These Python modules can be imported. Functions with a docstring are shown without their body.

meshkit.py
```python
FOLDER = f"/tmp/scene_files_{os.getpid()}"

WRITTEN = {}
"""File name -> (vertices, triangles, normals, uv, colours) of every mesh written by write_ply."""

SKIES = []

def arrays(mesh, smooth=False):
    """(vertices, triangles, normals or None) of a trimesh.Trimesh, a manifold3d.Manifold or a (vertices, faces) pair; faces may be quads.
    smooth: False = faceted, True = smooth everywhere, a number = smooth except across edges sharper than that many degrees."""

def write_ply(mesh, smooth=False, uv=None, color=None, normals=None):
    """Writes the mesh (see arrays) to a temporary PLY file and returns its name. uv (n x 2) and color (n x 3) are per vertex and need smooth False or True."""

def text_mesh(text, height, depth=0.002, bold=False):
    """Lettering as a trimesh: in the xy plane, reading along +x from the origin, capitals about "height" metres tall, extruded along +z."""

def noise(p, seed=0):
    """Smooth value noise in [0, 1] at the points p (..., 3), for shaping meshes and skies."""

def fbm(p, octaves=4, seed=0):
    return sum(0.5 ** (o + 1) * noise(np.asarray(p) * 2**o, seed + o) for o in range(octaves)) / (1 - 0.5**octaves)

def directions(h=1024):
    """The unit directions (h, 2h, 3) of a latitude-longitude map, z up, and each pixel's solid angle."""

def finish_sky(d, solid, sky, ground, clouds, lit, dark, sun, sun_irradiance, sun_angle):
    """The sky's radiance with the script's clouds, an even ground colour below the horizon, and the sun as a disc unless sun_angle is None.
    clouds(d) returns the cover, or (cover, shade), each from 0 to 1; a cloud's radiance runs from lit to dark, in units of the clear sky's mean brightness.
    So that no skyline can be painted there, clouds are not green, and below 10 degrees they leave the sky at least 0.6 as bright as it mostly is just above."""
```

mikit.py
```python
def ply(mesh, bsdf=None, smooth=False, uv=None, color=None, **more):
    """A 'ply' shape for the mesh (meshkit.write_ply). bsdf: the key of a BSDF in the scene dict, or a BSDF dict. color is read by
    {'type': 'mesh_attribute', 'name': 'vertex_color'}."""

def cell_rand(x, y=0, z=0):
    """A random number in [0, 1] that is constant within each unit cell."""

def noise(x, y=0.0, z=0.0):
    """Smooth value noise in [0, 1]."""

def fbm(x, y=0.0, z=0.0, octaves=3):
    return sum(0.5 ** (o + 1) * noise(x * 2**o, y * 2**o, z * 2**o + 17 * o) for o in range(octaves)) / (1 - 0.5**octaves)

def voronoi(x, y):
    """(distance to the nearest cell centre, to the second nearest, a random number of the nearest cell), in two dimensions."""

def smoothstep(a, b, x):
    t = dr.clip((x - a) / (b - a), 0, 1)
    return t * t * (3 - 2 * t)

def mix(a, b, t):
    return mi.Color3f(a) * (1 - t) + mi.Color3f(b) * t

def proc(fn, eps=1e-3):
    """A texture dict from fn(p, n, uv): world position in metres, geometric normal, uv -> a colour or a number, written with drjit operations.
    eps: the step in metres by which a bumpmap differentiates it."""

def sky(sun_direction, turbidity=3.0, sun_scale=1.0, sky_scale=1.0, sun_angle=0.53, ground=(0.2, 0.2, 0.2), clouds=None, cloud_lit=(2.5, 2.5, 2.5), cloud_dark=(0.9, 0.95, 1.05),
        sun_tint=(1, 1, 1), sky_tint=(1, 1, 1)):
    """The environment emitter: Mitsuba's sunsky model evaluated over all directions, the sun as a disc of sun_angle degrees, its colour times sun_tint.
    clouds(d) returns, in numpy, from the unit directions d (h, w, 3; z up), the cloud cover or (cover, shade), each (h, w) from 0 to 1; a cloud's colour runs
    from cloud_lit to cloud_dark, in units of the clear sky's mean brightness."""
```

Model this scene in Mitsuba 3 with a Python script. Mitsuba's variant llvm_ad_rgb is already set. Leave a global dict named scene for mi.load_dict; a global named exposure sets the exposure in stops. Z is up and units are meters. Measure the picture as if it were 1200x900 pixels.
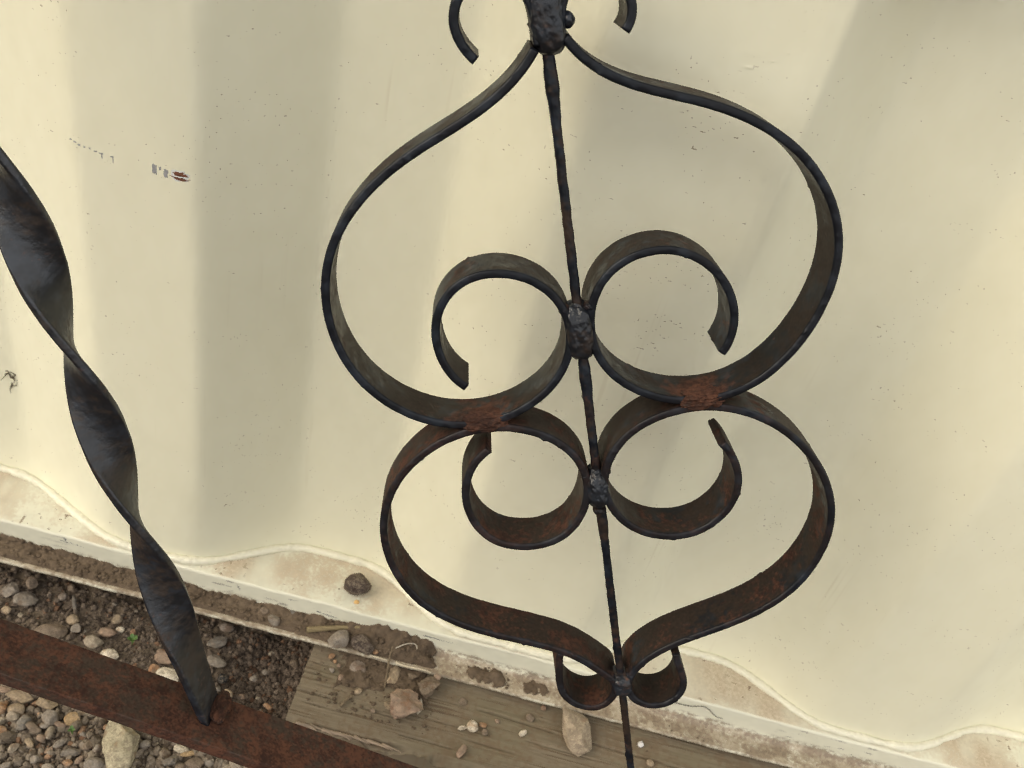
import math, numpy as np, trimesh, mitsuba as mi, drjit as dr, mikit, meshkit
from scipy.interpolate import splprep, splev, PchipInterpolator
from mikit import noise, fbm, smoothstep, mix, proc
T = mi.ScalarTransform4f
scene, labels = {}, {}

# ---------------------------------------------------------------- camera, sky, exposure
CAM = np.array([-0.0478, -0.3779, 0.5145])
FWD = np.array([0.00498, 0.78570, -0.61859])
UPV = np.array([-0.25387, 0.59933, 0.75918])
scene['camera'] = dict(type='thinlens', fov=2 * math.degrees(math.atan(600 / 1100)), fov_axis='x', aperture_radius=0.0009, focus_distance=0.40,
                       near_clip=0.01, far_clip=500.0, to_world=T().look_at(origin=CAM.tolist(), target=(CAM + FWD).tolist(), up=UPV.tolist()))
scene['sky'] = mikit.sky([-0.75, -0.46, 0.60], turbidity=3, sun_scale=0.27, sun_angle=42, sun_tint=(0.92, 1.0, 1.12), clouds=lambda d: 1.0, ground=(0.16, 0.14, 0.11))
exposure = 2.84

# ---------------------------------------------------------------- helpers
def num(name):
    if name not in scene: return name
    k = 1
    while f'{name}_{k:03d}' in scene: k += 1
    return f'{name}_{k:03d}'
THINGS = set()
def thing(name, label, cat, group=None, kind=None):
    key, k = name, 0
    while key in THINGS or key in scene:
        k += 1; key = f'{name}_{k:03d}'
    THINGS.add(key); labels[key] = {'label': label, 'category': cat}
    if group: labels[key]['group'] = group
    if kind: labels[key]['kind'] = kind
    return key
def put(key, shape, label=None, kind=None):
    key = num(key); scene[key] = shape
    if label or kind:
        labels[key] = {}
        if label: labels[key]['label'] = label
        if kind: labels[key]['kind'] = kind
    return key
def catmesh(ms):
    return trimesh.util.concatenate(ms)
def grid_faces(nu, nv, wrap=False):
    i, j = np.meshgrid(np.arange(nu - 1), np.arange(nv if wrap else nv - 1), indexing='ij')
    j2 = (j + 1) % nv
    q = np.stack([i * nv + j, i * nv + j2, (i + 1) * nv + j2, (i + 1) * nv + j], -1).reshape(-1, 4)
    return np.vstack([q[:, [0, 1, 2]], q[:, [0, 2, 3]]])
def outward(m):
    if m.volume < 0: m.invert()
    return m
def box(x0, x1, y0, y1, z0, z1):
    m = trimesh.creation.box(extents=(x1 - x0, y1 - y0, z1 - z0)); m.apply_translation([(x0 + x1) / 2, (y0 + y1) / 2, (z0 + z1) / 2]); return m
def sgn(p, seed, octaves=3):
    return meshkit.fbm(np.asarray(p), octaves, seed) * 2 - 1
def sweep(P, A, B, prof, rough=0.0, rfreq=250.0, seed=0, wart=0.0):
    """Closed profile (a, b) swept along the points P with frame vectors A, B (per point); capped."""
    n, k = len(P), prof.shape[-2]
    prof = np.broadcast_to(prof, (n, k, 2))
    V = P[:, None] + prof[..., :1] * A[:, None] + prof[..., 1:] * B[:, None]
    if rough:
        N = V - P[:, None]; N /= np.linalg.norm(N, axis=-1, keepdims=True) + 1e-9
        d = rough * sgn(V * rfreq, seed)
        if wart:
            w = meshkit.noise(V * 520.0, seed + 9); w2 = meshkit.noise(V * 90.0, seed + 5)
            d = d + wart * np.clip((w - 0.80) / 0.2, 0, 1) * np.clip((w2 - 0.45) / 0.2, 0, 1)
        V = V + N * d[..., None]
    V = V.reshape(-1, 3); F = grid_faces(n, k, True)
    c0, c1 = len(V), len(V) + 1
    V = np.vstack([V, P[:1], P[-1:]]); j = np.arange(k); j2 = (j + 1) % k
    F = np.vstack([F, np.stack([j2, j, j * 0 + c0], 1), np.stack([(n - 1) * k + j, (n - 1) * k + j2, j * 0 + c1], 1)])
    return outward(trimesh.Trimesh(V, F, process=False))
def round_rect(w, h, r, seg=3, nw=1, nh=1):
    """Profile of a rounded rectangle w x h, centred, with nw / nh intervals on its flat sides."""
    pts = []
    for cx, cy, a0 in ((w / 2 - r, h / 2 - r, 0), (-w / 2 + r, h / 2 - r, 90), (-w / 2 + r, -h / 2 + r, 180), (w / 2 - r, -h / 2 + r, 270)):
        c = [(cx + r * math.cos(math.radians(a0 + 90 * i / seg)), cy + r * math.sin(math.radians(a0 + 90 * i / seg))) for i in range(seg + 1)]
        pts.append(c)
    out = []
    for q in range(4):
        out += pts[q]
        a, b = np.array(pts[q][-1]), np.array(pts[(q + 1) % 4][0]); m = nw if q % 2 == 0 else nh
        out += [tuple(a + (b - a) * i / m) for i in range(1, m)]
    return np.array(out)
def tube(pts, r, sides=6, n=None, taper=0.0):
    pts = np.asarray(pts, float)
    if n:
        k = min(3, len(pts) - 1); tck, _ = splprep(pts.T, s=0, k=k); pts = np.array(splev(np.linspace(0, 1, n), tck)).T
    t = np.gradient(pts, axis=0); t /= np.linalg.norm(t, axis=1, keepdims=True)
    a = np.cross(t, np.where(np.abs(t[:, 2:]) < 0.9, [[0, 0, 1.0]], [[1.0, 0, 0]])); a /= np.linalg.norm(a, axis=1, keepdims=True); b = np.cross(t, a)
    ang = np.arange(sides) * 2 * np.pi / sides; rr = np.linspace(1, 1 - taper, len(pts))[:, None, None] * r
    return sweep(pts, a, b, np.stack([np.cos(ang), np.sin(ang)], 1)[None] * rr)
def lump(half, seed, power=2.6, rough=0.10, freq=2.2, sub=4):
    """A knobbly rounded body with the given half sizes, centred at the origin."""
    m = trimesh.creation.icosphere(subdivisions=sub); v = m.vertices
    s = (np.abs(v) ** power).sum(1) ** (-1 / power)
    v = v * s[:, None]
    v = v * (1 + rough * sgn(v * freq + seed, seed, 4))[:, None]
    return trimesh.Trimesh(v * np.asarray(half), m.faces, process=False)

# ---------------------------------------------------------------- materials (base colours are those of the things themselves)
def bump(bsdf, fn, scale=1.0, eps=2e-4):
    return {'type': 'bumpmap', 'arbitrary': proc(fn, eps), 'scale': scale, 'bsdf': bsdf}
def mat(name, col, rough=0.6, spec=0.4, bumpfn=None, twosided=True, eps=2e-4, **more):
    d = {'type': 'principled', 'base_color': proc(col) if callable(col) else {'type': 'rgb', 'value': list(col)},
         'roughness': proc(rough) if callable(rough) else float(rough), 'specular': float(spec), **more}
    if bumpfn is not None: d = bump(d, bumpfn, 1.0, eps)
    scene[name] = {'type': 'twosided', 'bsdf': d} if twosided else d
    return name
WELD_AT = [(-0.0535, -0.0695, 0.2498), (0.0334, -0.0501, 0.2762)]
RAIL_O, RAIL_N = (-0.02325, -0.06063, 0.29527), (-0.14844, 0.96388, -0.22112)
def iron(name, rust, brown, seed, rim=0.0, spec=0.18, tone=1.0, rtone=1.0):
    """Old black paint over rusting iron: rust and brown are the shares of bare rust and of brown bloom; rim is how much
    more of the black paint is left on the front edges of the bars than on their flats."""
    def parts(p):
        q = p * 1.0 + seed * 0.37
        b = smoothstep(0.58 - brown * 0.5, 0.80 - brown * 0.5, 0.6 * fbm(q.x * 60, q.y * 60, q.z * 60, 4) + 0.4 * fbm(q.x * 340, q.y * 340, q.z * 340, 3))
        r = smoothstep(0.64 - rust * 0.36, 0.86 - rust * 0.36, 0.55 * fbm(q.x * 75 + 9, q.y * 75, q.z * 75, 4) + 0.45 * fbm(q.x * 520, q.y * 520 + 4, q.z * 520, 3))
        for c in WELD_AT:      # rust that has bled out of the two welds between the hearts
            d = dr.sqrt(dr.square(p.x - c[0]) + dr.square(p.y - c[1]) + dr.square(p.z - c[2])) / 0.020
            r = dr.maximum(r, 0.85 * smoothstep(1.0, 0.45, d + 1.5 * (fbm(p.x * 260, p.y * 260, p.z * 260, 4) - 0.42)))
        if rim:
            d = (p.x - RAIL_O[0]) * RAIL_N[0] + (p.y - RAIL_O[1]) * RAIL_N[1] + (p.z - RAIL_O[2]) * RAIL_N[2]
            e = 1 - rim * smoothstep(0.0017, 0.0008, d + 0.0012 * (noise(p.x * 300, p.y * 300, p.z * 300) - 0.5))
            b, r = b * e, r * e
        return b, r
    def col(p, n, uv):
        b, r = parts(p)
        g = fbm(p.x * 900, p.y * 900, p.z * 900, 3); h = fbm(p.x * 160 + 3, p.y * 160, p.z * 160, 3)
        paint = mix((0.0045, 0.0058, 0.0085), (0.012, 0.0155, 0.0215), smoothstep(0.42, 0.75, h))
        bloom = mix((0.0120 * tone, 0.0080 * tone, 0.0060 * tone), (0.034 * tone, 0.0215 * tone, 0.0155 * tone), g)
        rustc = mix((0.026 * rtone, 0.0115 * rtone, 0.008 * rtone), (0.082 * rtone, 0.0345 * rtone, 0.020 * rtone), smoothstep(0.3, 0.72, 0.5 * g + 0.5 * h))
        return mix(mix(paint, bloom, b), rustc, r)
    def rgh(p, n, uv):
        b, r = parts(p)
        return dr.clip(0.24 + 0.16 * fbm(p.x * 200, p.y * 200, p.z * 200, 2) + 0.22 * b + 0.34 * r, 0.2, 0.95)
    def bf(p, n, uv):
        return 0.00022 * fbm(p.x * 420, p.y * 420, p.z * 420, 4)
    return mat(name, col, rgh, spec, bf, eps=1.5e-4)
iron('iron_black', 0.12, 0.45, 1, rim=0.9, tone=0.62)
iron('iron_mixed', 0.42, 0.60, 2, rim=0.7, tone=0.72, rtone=0.72)
iron('iron_brown', 0.56, 0.70, 3, rim=0.7, tone=0.78, rtone=0.78)
iron('iron_rod', 0.16, 0.30, 8)
iron('iron_rail', 0.80, 0.95, 4, tone=1.5, rtone=0.95)
iron('iron_twist', 0.05, 0.24, 5, spec=0.55, tone=0.7)
iron('iron_collar', 0.18, 0.16, 6, spec=0.4)
iron('iron_weld', 0.80, 0.95, 7, rtone=0.85)

CREAM_A, CREAM_B = (0.590, 0.566, 0.420), (0.656, 0.638, 0.494)
def pimples(p, f, thr, off=0.0):
    x, y, z = p.x * f + off, p.y * f, p.z * f
    return smoothstep(thr, thr + 0.08, noise(x, y, z))
def wall_col(p, n, uv):
    c = mix(CREAM_A, CREAM_B, 0.5 * fbm(p.x * 9, p.y * 9, p.z * 4, 3) + 0.5 * fbm(p.x * 130, p.y * 130, p.z * 60, 3))
    speck = smoothstep(0.895, 0.93, noise(p.x * 720, p.y * 720, p.z * 860)) * smoothstep(0.50, 0.66, noise(p.x * 70 + 5, p.y * 70, p.z * 70))
    c = mix(c, (0.22, 0.17, 0.11), 0.75 * speck)
    streak = smoothstep(0.70, 0.92, fbm(p.x * 260, p.y * 260, p.z * 9, 3)) * smoothstep(0.45, 0.75, fbm(p.x * 30, p.y * 30, p.z * 12 + 7, 3))
    return mix(c, (0.47, 0.42, 0.29), 0.40 * streak)
def wall_bump(p, n, uv):
    pim = pimples(p, 420, 0.88) * smoothstep(0.52, 0.62, noise(p.x * 45, p.y * 45, p.z * 45 + 3))
    return 0.00012 * fbm(p.x * 190, p.y * 190, p.z * 190, 4) + 0.00022 * pim + 0.00010 * noise(p.x * 700, p.y * 700, p.z * 300)
mat('cream_wall', wall_col, lambda p, n, uv: 0.36 + 0.12 * fbm(p.x * 160, p.y * 160, p.z * 160, 2), 0.45, wall_bump, eps=3e-4)

# ---------------------------------------------------------------- the steel container: corrugated panel, welded to a bottom rail
BOX = thing('steel_container', 'cream painted corrugated steel container side rising behind the ironwork', 'container')
KX = np.array([-0.274, -0.214, -0.162, -0.100, -0.046, 0.044, 0.080, 0.150, 0.205, 0.272, 0.325, 0.372])
KY = np.array([6, 6, 42, 42, 6, 6, 38, 39, 6, 6, 40, 40]) * 1e-3
while KX[-1] < 3.0:
    KX = np.append(KX, KX[-1] + np.array([0.052, 0.115, 0.167, 0.226])); KY = np.append(KY, [0.006, 0.006, 0.042, 0.042])
while KX[0] > -3.0:
    KX = np.append(KX[0] - np.array([0.245, 0.186, 0.134, 0.074]), KX); KY = np.append([0.006, 0.006, 0.042, 0.042], KY)
XD = np.arange(KX[0], KX[-1], 0.001)
YD = np.interp(XD, KX, KY)
def blur(y, sigma):
    k = np.exp(-0.5 * (np.arange(-40, 41) * 1e-3 / sigma) ** 2); k /= k.sum()
    return np.convolve(np.pad(y, 40, mode='edge'), k, 'valid')
YS, YL = blur(YD, 0.0036), blur(YD, 0.0105)      # folds are crisp in the sheet and open out towards its welded foot
def wall_y(x, z=1.0):
    w = np.clip(z / 0.11, 0, 1); w = w * w * (3 - 2 * w)
    return np.interp(x, XD, YS) * w + np.interp(x, XD, YL) * (1 - w)
def wall_dent(x, z):
    p = np.stack([x * 7, z * 5, x * 0], -1)
    d = 0.0008 * sgn(p, 41, 1)
    # two long shallow creases pressed into the sheet beside the right fold of the middle rib
    d = d + 0.0003 * np.exp(-((x - 0.0415 + 0.012 * (z - 0.3)) / 0.0022) ** 2) - 0.0003 * np.exp(-((x - 0.0475 + 0.03 * (z - 0.3)) / 0.003) ** 2)
    d = d + 0.0018 * np.exp(-(((x - 0.005) / 0.035) ** 2 + ((z - 0.385) / 0.055) ** 2))
    return d * np.clip(z / 0.04, 0, 1)
ZB = 0.0003
xs = np.unique(np.concatenate([np.arange(-2.98, -0.5, 0.01), np.arange(-0.5, 0.5, 0.0016), np.arange(0.5, 2.98, 0.01)]))
zs = np.unique(np.concatenate([np.linspace(ZB, 0.62, 110), np.linspace(0.62, 2.35, 40)]))
gx, gz = np.meshgrid(xs, zs, indexing='ij')
gy = wall_y(gx, gz) + wall_dent(gx, gz)
panel = trimesh.Trimesh(np.stack([gx, gy, gz], -1).reshape(-1, 3), grid_faces(len(xs), len(zs)), process=False)
put(BOX + '__wall_panel', mikit.ply(panel, 'cream_wall', smooth=True))

def seg(px, pz, x0, z0, x1, z1, w0, w1=0.0):
    """Share of a scuff stroke from (x0, z0) to (x1, z1), in mm, tapering in width from w0 to w1."""
    ux, uz = (x1 - x0) * 1e-3, (z1 - z0) * 1e-3; L2 = ux * ux + uz * uz
    t = dr.clip(((px - x0 * 1e-3) * ux + (pz - z0 * 1e-3) * uz) / L2, 0, 1)
    d = dr.sqrt(dr.square(px - x0 * 1e-3 - ux * t) + dr.square(pz - z0 * 1e-3 - uz * t))
    w = (w0 + (w1 - w0) * t) * 1e-3
    return smoothstep(1.0, 0.45, d / w)
# bottom rail: top ledge, vertical web, foot flange with its lip
def rail_col(p, n, uv):
    c = mix((0.49, 0.48, 0.385), (0.585, 0.57, 0.455), 0.5 * fbm(p.x * 14, p.y * 60, p.z * 60, 3) + 0.5 * fbm(p.x * 210, p.y * 210, p.z * 210, 3))
    onface = smoothstep(-0.0008, -0.0025, p.z)
    scuffs = dr.maximum(seg(p.x, p.z, -58.6, -6.1, -36, -6.4, 0.75, 0.1), seg(p.x, p.z, -303, -2.5, -301.5, -6.5, 1.1, 0.5))
    scuffs = dr.maximum(scuffs, seg(p.x, p.z, -306, -5.6, -290, -6.6, 0.45, 0.2))
    scuffs = dr.maximum(scuffs, seg(p.x, p.z, -131, -10, -116, -12, 0.9, 0.2))
    scuffs = dr.maximum(scuffs, seg(p.x, p.z, -186, -4.5, -183.5, -8.5, 0.8, 0.3)) * smoothstep(0.25, 0.5, fbm(p.x * 500, p.y * 500, p.z * 800, 3))
    wear = smoothstep(0.66, 0.74, fbm(p.x * 110, p.y * 400, p.z * 400, 4)) * smoothstep(0.55, 0.7, noise(p.x * 26, 0, 3.3))
    c = mix(c, (0.055, 0.07, 0.085), scuffs * onface * 0.9)
    c = mix(c, (0.16, 0.15, 0.125), 0.65 * wear * onface)
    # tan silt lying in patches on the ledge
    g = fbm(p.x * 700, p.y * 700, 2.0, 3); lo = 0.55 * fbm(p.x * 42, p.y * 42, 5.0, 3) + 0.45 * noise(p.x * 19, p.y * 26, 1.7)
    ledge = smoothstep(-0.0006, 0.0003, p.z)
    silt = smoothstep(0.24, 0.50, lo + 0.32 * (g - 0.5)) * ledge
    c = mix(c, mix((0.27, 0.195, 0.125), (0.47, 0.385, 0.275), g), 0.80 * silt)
    dot = smoothstep(0.86, 0.90, noise(p.x * 420, p.y * 420, 8.0)) * smoothstep(0.55, 0.7, noise(p.x * 60, p.y * 60, 2.0)) * ledge
    c = mix(c, (0.12, 0.075, 0.045), 0.8 * dot)
    # brown soil stain with ragged edges along the foot of the web and on the flange
    foot = smoothstep(-0.0125, -0.0165, p.z + 0.004 * (fbm(p.x * 90, 0.5, 2.2, 3) - 0.5))
    st = smoothstep(0.36, 0.62, 0.45 * fbm(p.x * 90, p.y * 150, p.z * 150, 3) + 0.55 * fbm(p.x * 520, p.y * 520, p.z * 520 + 3, 4)) * foot * smoothstep(-0.0166, -0.0150, p.y + 0.0012 * noise(p.x * 150, 1.0, 1.0))
    fl = smoothstep(-0.0165, -0.0190, p.z + 0.003 * (fbm(p.x * 130, 1.5, 0.2, 3) - 0.5)) * smoothstep(-0.0162, -0.0150, p.y)
    grime = smoothstep(0.12, 0.54, 0.4 * fbm(p.x * 240, p.y * 240, p.z * 240, 4) + 0.6 * fbm(p.x * 1100, p.y * 1100, p.z * 1100, 3))
    c = mix(c, mix((0.24, 0.19, 0.13), (0.36, 0.305, 0.225), g), 0.95 * grime * fl)
    return mix(c, mix((0.10, 0.068, 0.044), (0.22, 0.165, 0.11), g), 0.8 * st)
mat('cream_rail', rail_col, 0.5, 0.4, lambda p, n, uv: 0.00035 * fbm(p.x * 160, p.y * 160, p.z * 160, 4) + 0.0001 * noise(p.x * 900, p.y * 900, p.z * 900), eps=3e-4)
def rail_profile():
    pts = [(0.075, 0.0), (0.05, 0.0), (0.03, 0.0), (0.015, 0.0), (0.005, 0.0)]
    pts += [(0.002 - 0.002 * math.sin(a), -0.002 + 0.002 * math.cos(a)) for a in np.linspace(0.25, math.pi / 2, 5)]
    pts += [(0, -0.006), (0, -0.010), (0, -0.0145)]
    pts += [(-0.005 + 0.005 * math.cos(a), -0.0155 - 0.005 * math.sin(a)) for a in np.linspace(0.2, math.pi / 2, 5)]
    pts += [(-0.0085, -0.0205), (-0.012, -0.0205), (-0.0148, -0.0205), (-0.0156, -0.0210), (-0.0158, -0.0220), (-0.0156, -0.0232), (-0.0150, -0.0237), (-0.008, -0.0237), (0.075, -0.0237)]
    return np.array(pts)
rp = rail_profile()
xr = np.unique(np.concatenate([np.arange(-2.98, -0.5, 0.02), np.arange(-0.5, 0.5, 0.0016), np.arange(0.5, 2.99, 0.02)]))
rv = np.zeros((len(xr), len(rp), 3)); rv[..., 0] = xr[:, None]; rv[..., 1] = rp[None, :, 0]; rv[..., 2] = rp[None, :, 1]
q = np.stack([rv[..., 0] * 40, rv[..., 1] * 40, rv[..., 2] * 40], -1)
rv[..., 2] += 0.0006 * sgn(q, 51, 2) * (rv[..., 1] < 0.06); rv[..., 1] += 0.0007 * sgn(q + 7, 52, 2)
rv[..., 1:] += 0.00022 * sgn(rv[..., [0, 1, 2]] * 190, 53, 3)[..., None]
railm = trimesh.Trimesh(rv.reshape(-1, 3), grid_faces(len(xr), len(rp)), process=False); railm.invert()
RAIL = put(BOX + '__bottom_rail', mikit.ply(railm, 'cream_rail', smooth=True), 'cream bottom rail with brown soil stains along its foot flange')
# weld bead between panel and ledge
def weld_col(p, n, uv):
    g = fbm(p.x * 500, p.y * 500, p.z * 500, 3)
    return mix((0.50, 0.475, 0.37), (0.62, 0.60, 0.475), g)
mat('cream_weld', weld_col, 0.42, 0.45, lambda p, n, uv: 0.0005 * fbm(p.x * 300, p.y * 300, p.z * 300, 3), eps=3e-4)
xw = np.arange(-0.52, 0.52, 0.0011); yw = wall_y(xw, 0.0); P = np.stack([xw, yw - 0.0018, xw * 0 + 0.0012], 1)
tt = np.gradient(P, axis=0); tt /= np.linalg.norm(tt, axis=1, keepdims=True); aa = np.cross(tt, [0, 0, 1.0]); aa /= np.linalg.norm(aa, axis=1, keepdims=True)
an = np.arange(14) * 2 * np.pi / 14; rr = 0.0024 * (1 + 0.30 * sgn(np.stack([xw * 110, xw * 0, xw * 0], -1), 61, 3) + 0.12 * sgn(np.stack([xw * 480, xw * 0, xw * 0], -1), 62, 2))
prof = np.stack([np.cos(an)[None] * rr[:, None] * 1.15, np.sin(an)[None] * rr[:, None] * 1.05], -1)
bead = sweep(P, aa, np.tile([0, 0, 1.0], (len(P), 1)), prof, rough=0.0005, rfreq=330, seed=63)
put(BOX + '__weld_seam', mikit.ply(bead, 'cream_weld', smooth=True), 'thick wavy weld bead under cream paint')
# chipped paint: flakes of bare rusty steel with a pale rim, and a row of small nicks
mat('chip_rust', lambda p, n, uv: mix((0.055, 0.018, 0.012), (0.19, 0.085, 0.05), fbm(p.x * 800, 1.0, p.z * 1500, 3)), 0.8, 0.2)
mat('chip_rim', (0.52, 0.53, 0.50), 0.6, 0.3)
mat('chip_grey', lambda p, n, uv: mix((0.30, 0.30, 0.29), (0.17, 0.17, 0.18), fbm(p.x * 900, 1.0, p.z * 600, 3)), 0.7, 0.3)
def chip(name, x, z, w, h, m, lift, seed, label=None):
    rg = np.random.default_rng(seed); a = np.linspace(0, 2 * np.pi, 22, endpoint=False)
    r = (np.abs(np.cos(a)) ** 5 + np.abs(np.sin(a)) ** 5) ** -0.2 * (1 + rg.normal(0, 0.22, 22))
    X = x + w / 2 * r * np.cos(a); Z = z + h / 2 * r * np.sin(a) + 0.06 * (X - x); X = np.append(X, x); Z = np.append(Z, z)
    Y = wall_y(X) + wall_dent(X, Z) - lift; Y[-1] -= 0.0001
    i = np.arange(22); F = np.stack([i, (i + 1) % 22, i * 0 + 22], 1)
    V2 = np.vstack([np.stack([X, Y, Z], 1), np.stack([X, Y + lift + 0.0003, Z], 1)])
    S = np.vstack([np.stack([i, i + 23, (i + 1) % 22], 1), np.stack([(i + 1) % 22, i + 23, (i + 1) % 22 + 23], 1)])
    put(BOX + '__' + name, mikit.ply(trimesh.Trimesh(V2, np.vstack([F, S]), process=False), m), label)
chip('paint_chip', -0.2228, 0.2822, 0.0082, 0.0056, 'chip_rim', 0.00012, 1, 'pale rim of a paint chip near the left fold')
chip('paint_chip', -0.2225, 0.2832, 0.0066, 0.0020, 'chip_rust', 0.0003, 2, 'dark rust red chip in the paint near the left fold')
chip('paint_chip', -0.2226, 0.2808, 0.0060, 0.0016, 'chip_rust', 0.0003, 3, 'lower dark rust red chip in the paint near the left fold')
for i, (x, z, w, h) in enumerate([(-0.2352, 0.2822, 0.0026, 0.0050), (-0.2297, 0.2818, 0.0020, 0.0042), (-0.2326, 0.2836, 0.0010, 0.0016)]):
    chip('paint_chip', x, z, w, h, 'chip_grey', 0.00015, 10 + i)
for i, (x, z, w, h) in enumerate([(-0.2768, 0.2857, 0.0012, 0.0006), (-0.2742, 0.2853, 0.0016, 0.0007), (-0.2722, 0.2846, 0.0014, 0.0010), (-0.2694, 0.2843, 0.0011, 0.0007), (-0.2668, 0.2843, 0.0008, 0.0008), (-0.2640, 0.2836, 0.0016, 0.0006), (-0.2612, 0.2833, 0.0022, 0.0006), (-0.2610, 0.2820, 0.0006, 0.0024), (-0.2560, 0.2830, 0.0015, 0.0007), (-0.2556, 0.2816, 0.0005, 0.0026)]):
    chip('paint_nick', x, z, w, h, 'chip_grey', 0.00012, 30 + i)
# the rest of the container: back walls, roof, floor, so that it stands as a box
plain = mat('cream_plain', (0.60, 0.55, 0.41), 0.5, 0.4)
put(BOX + '__top_rail', mikit.ply(box(-2.98, 2.98, 0.0, 0.06, 2.345, 2.42), plain))
put(BOX + '__roof', mikit.ply(box(-2.98, 2.98, 0.061, 2.3, 2.36, 2.415), plain))
put(BOX + '__end_wall', mikit.ply(box(-3.04, -2.981, 0.0, 2.3, -0.0237, 2.42), plain))
put(BOX + '__end_wall', mikit.ply(box(2.981, 3.04, 0.0, 2.3, -0.0237, 2.42), plain))
put(BOX + '__back_wall', mikit.ply(box(-2.98, 2.98, 2.24, 2.3, -0.0237, 2.355), plain))

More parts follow.
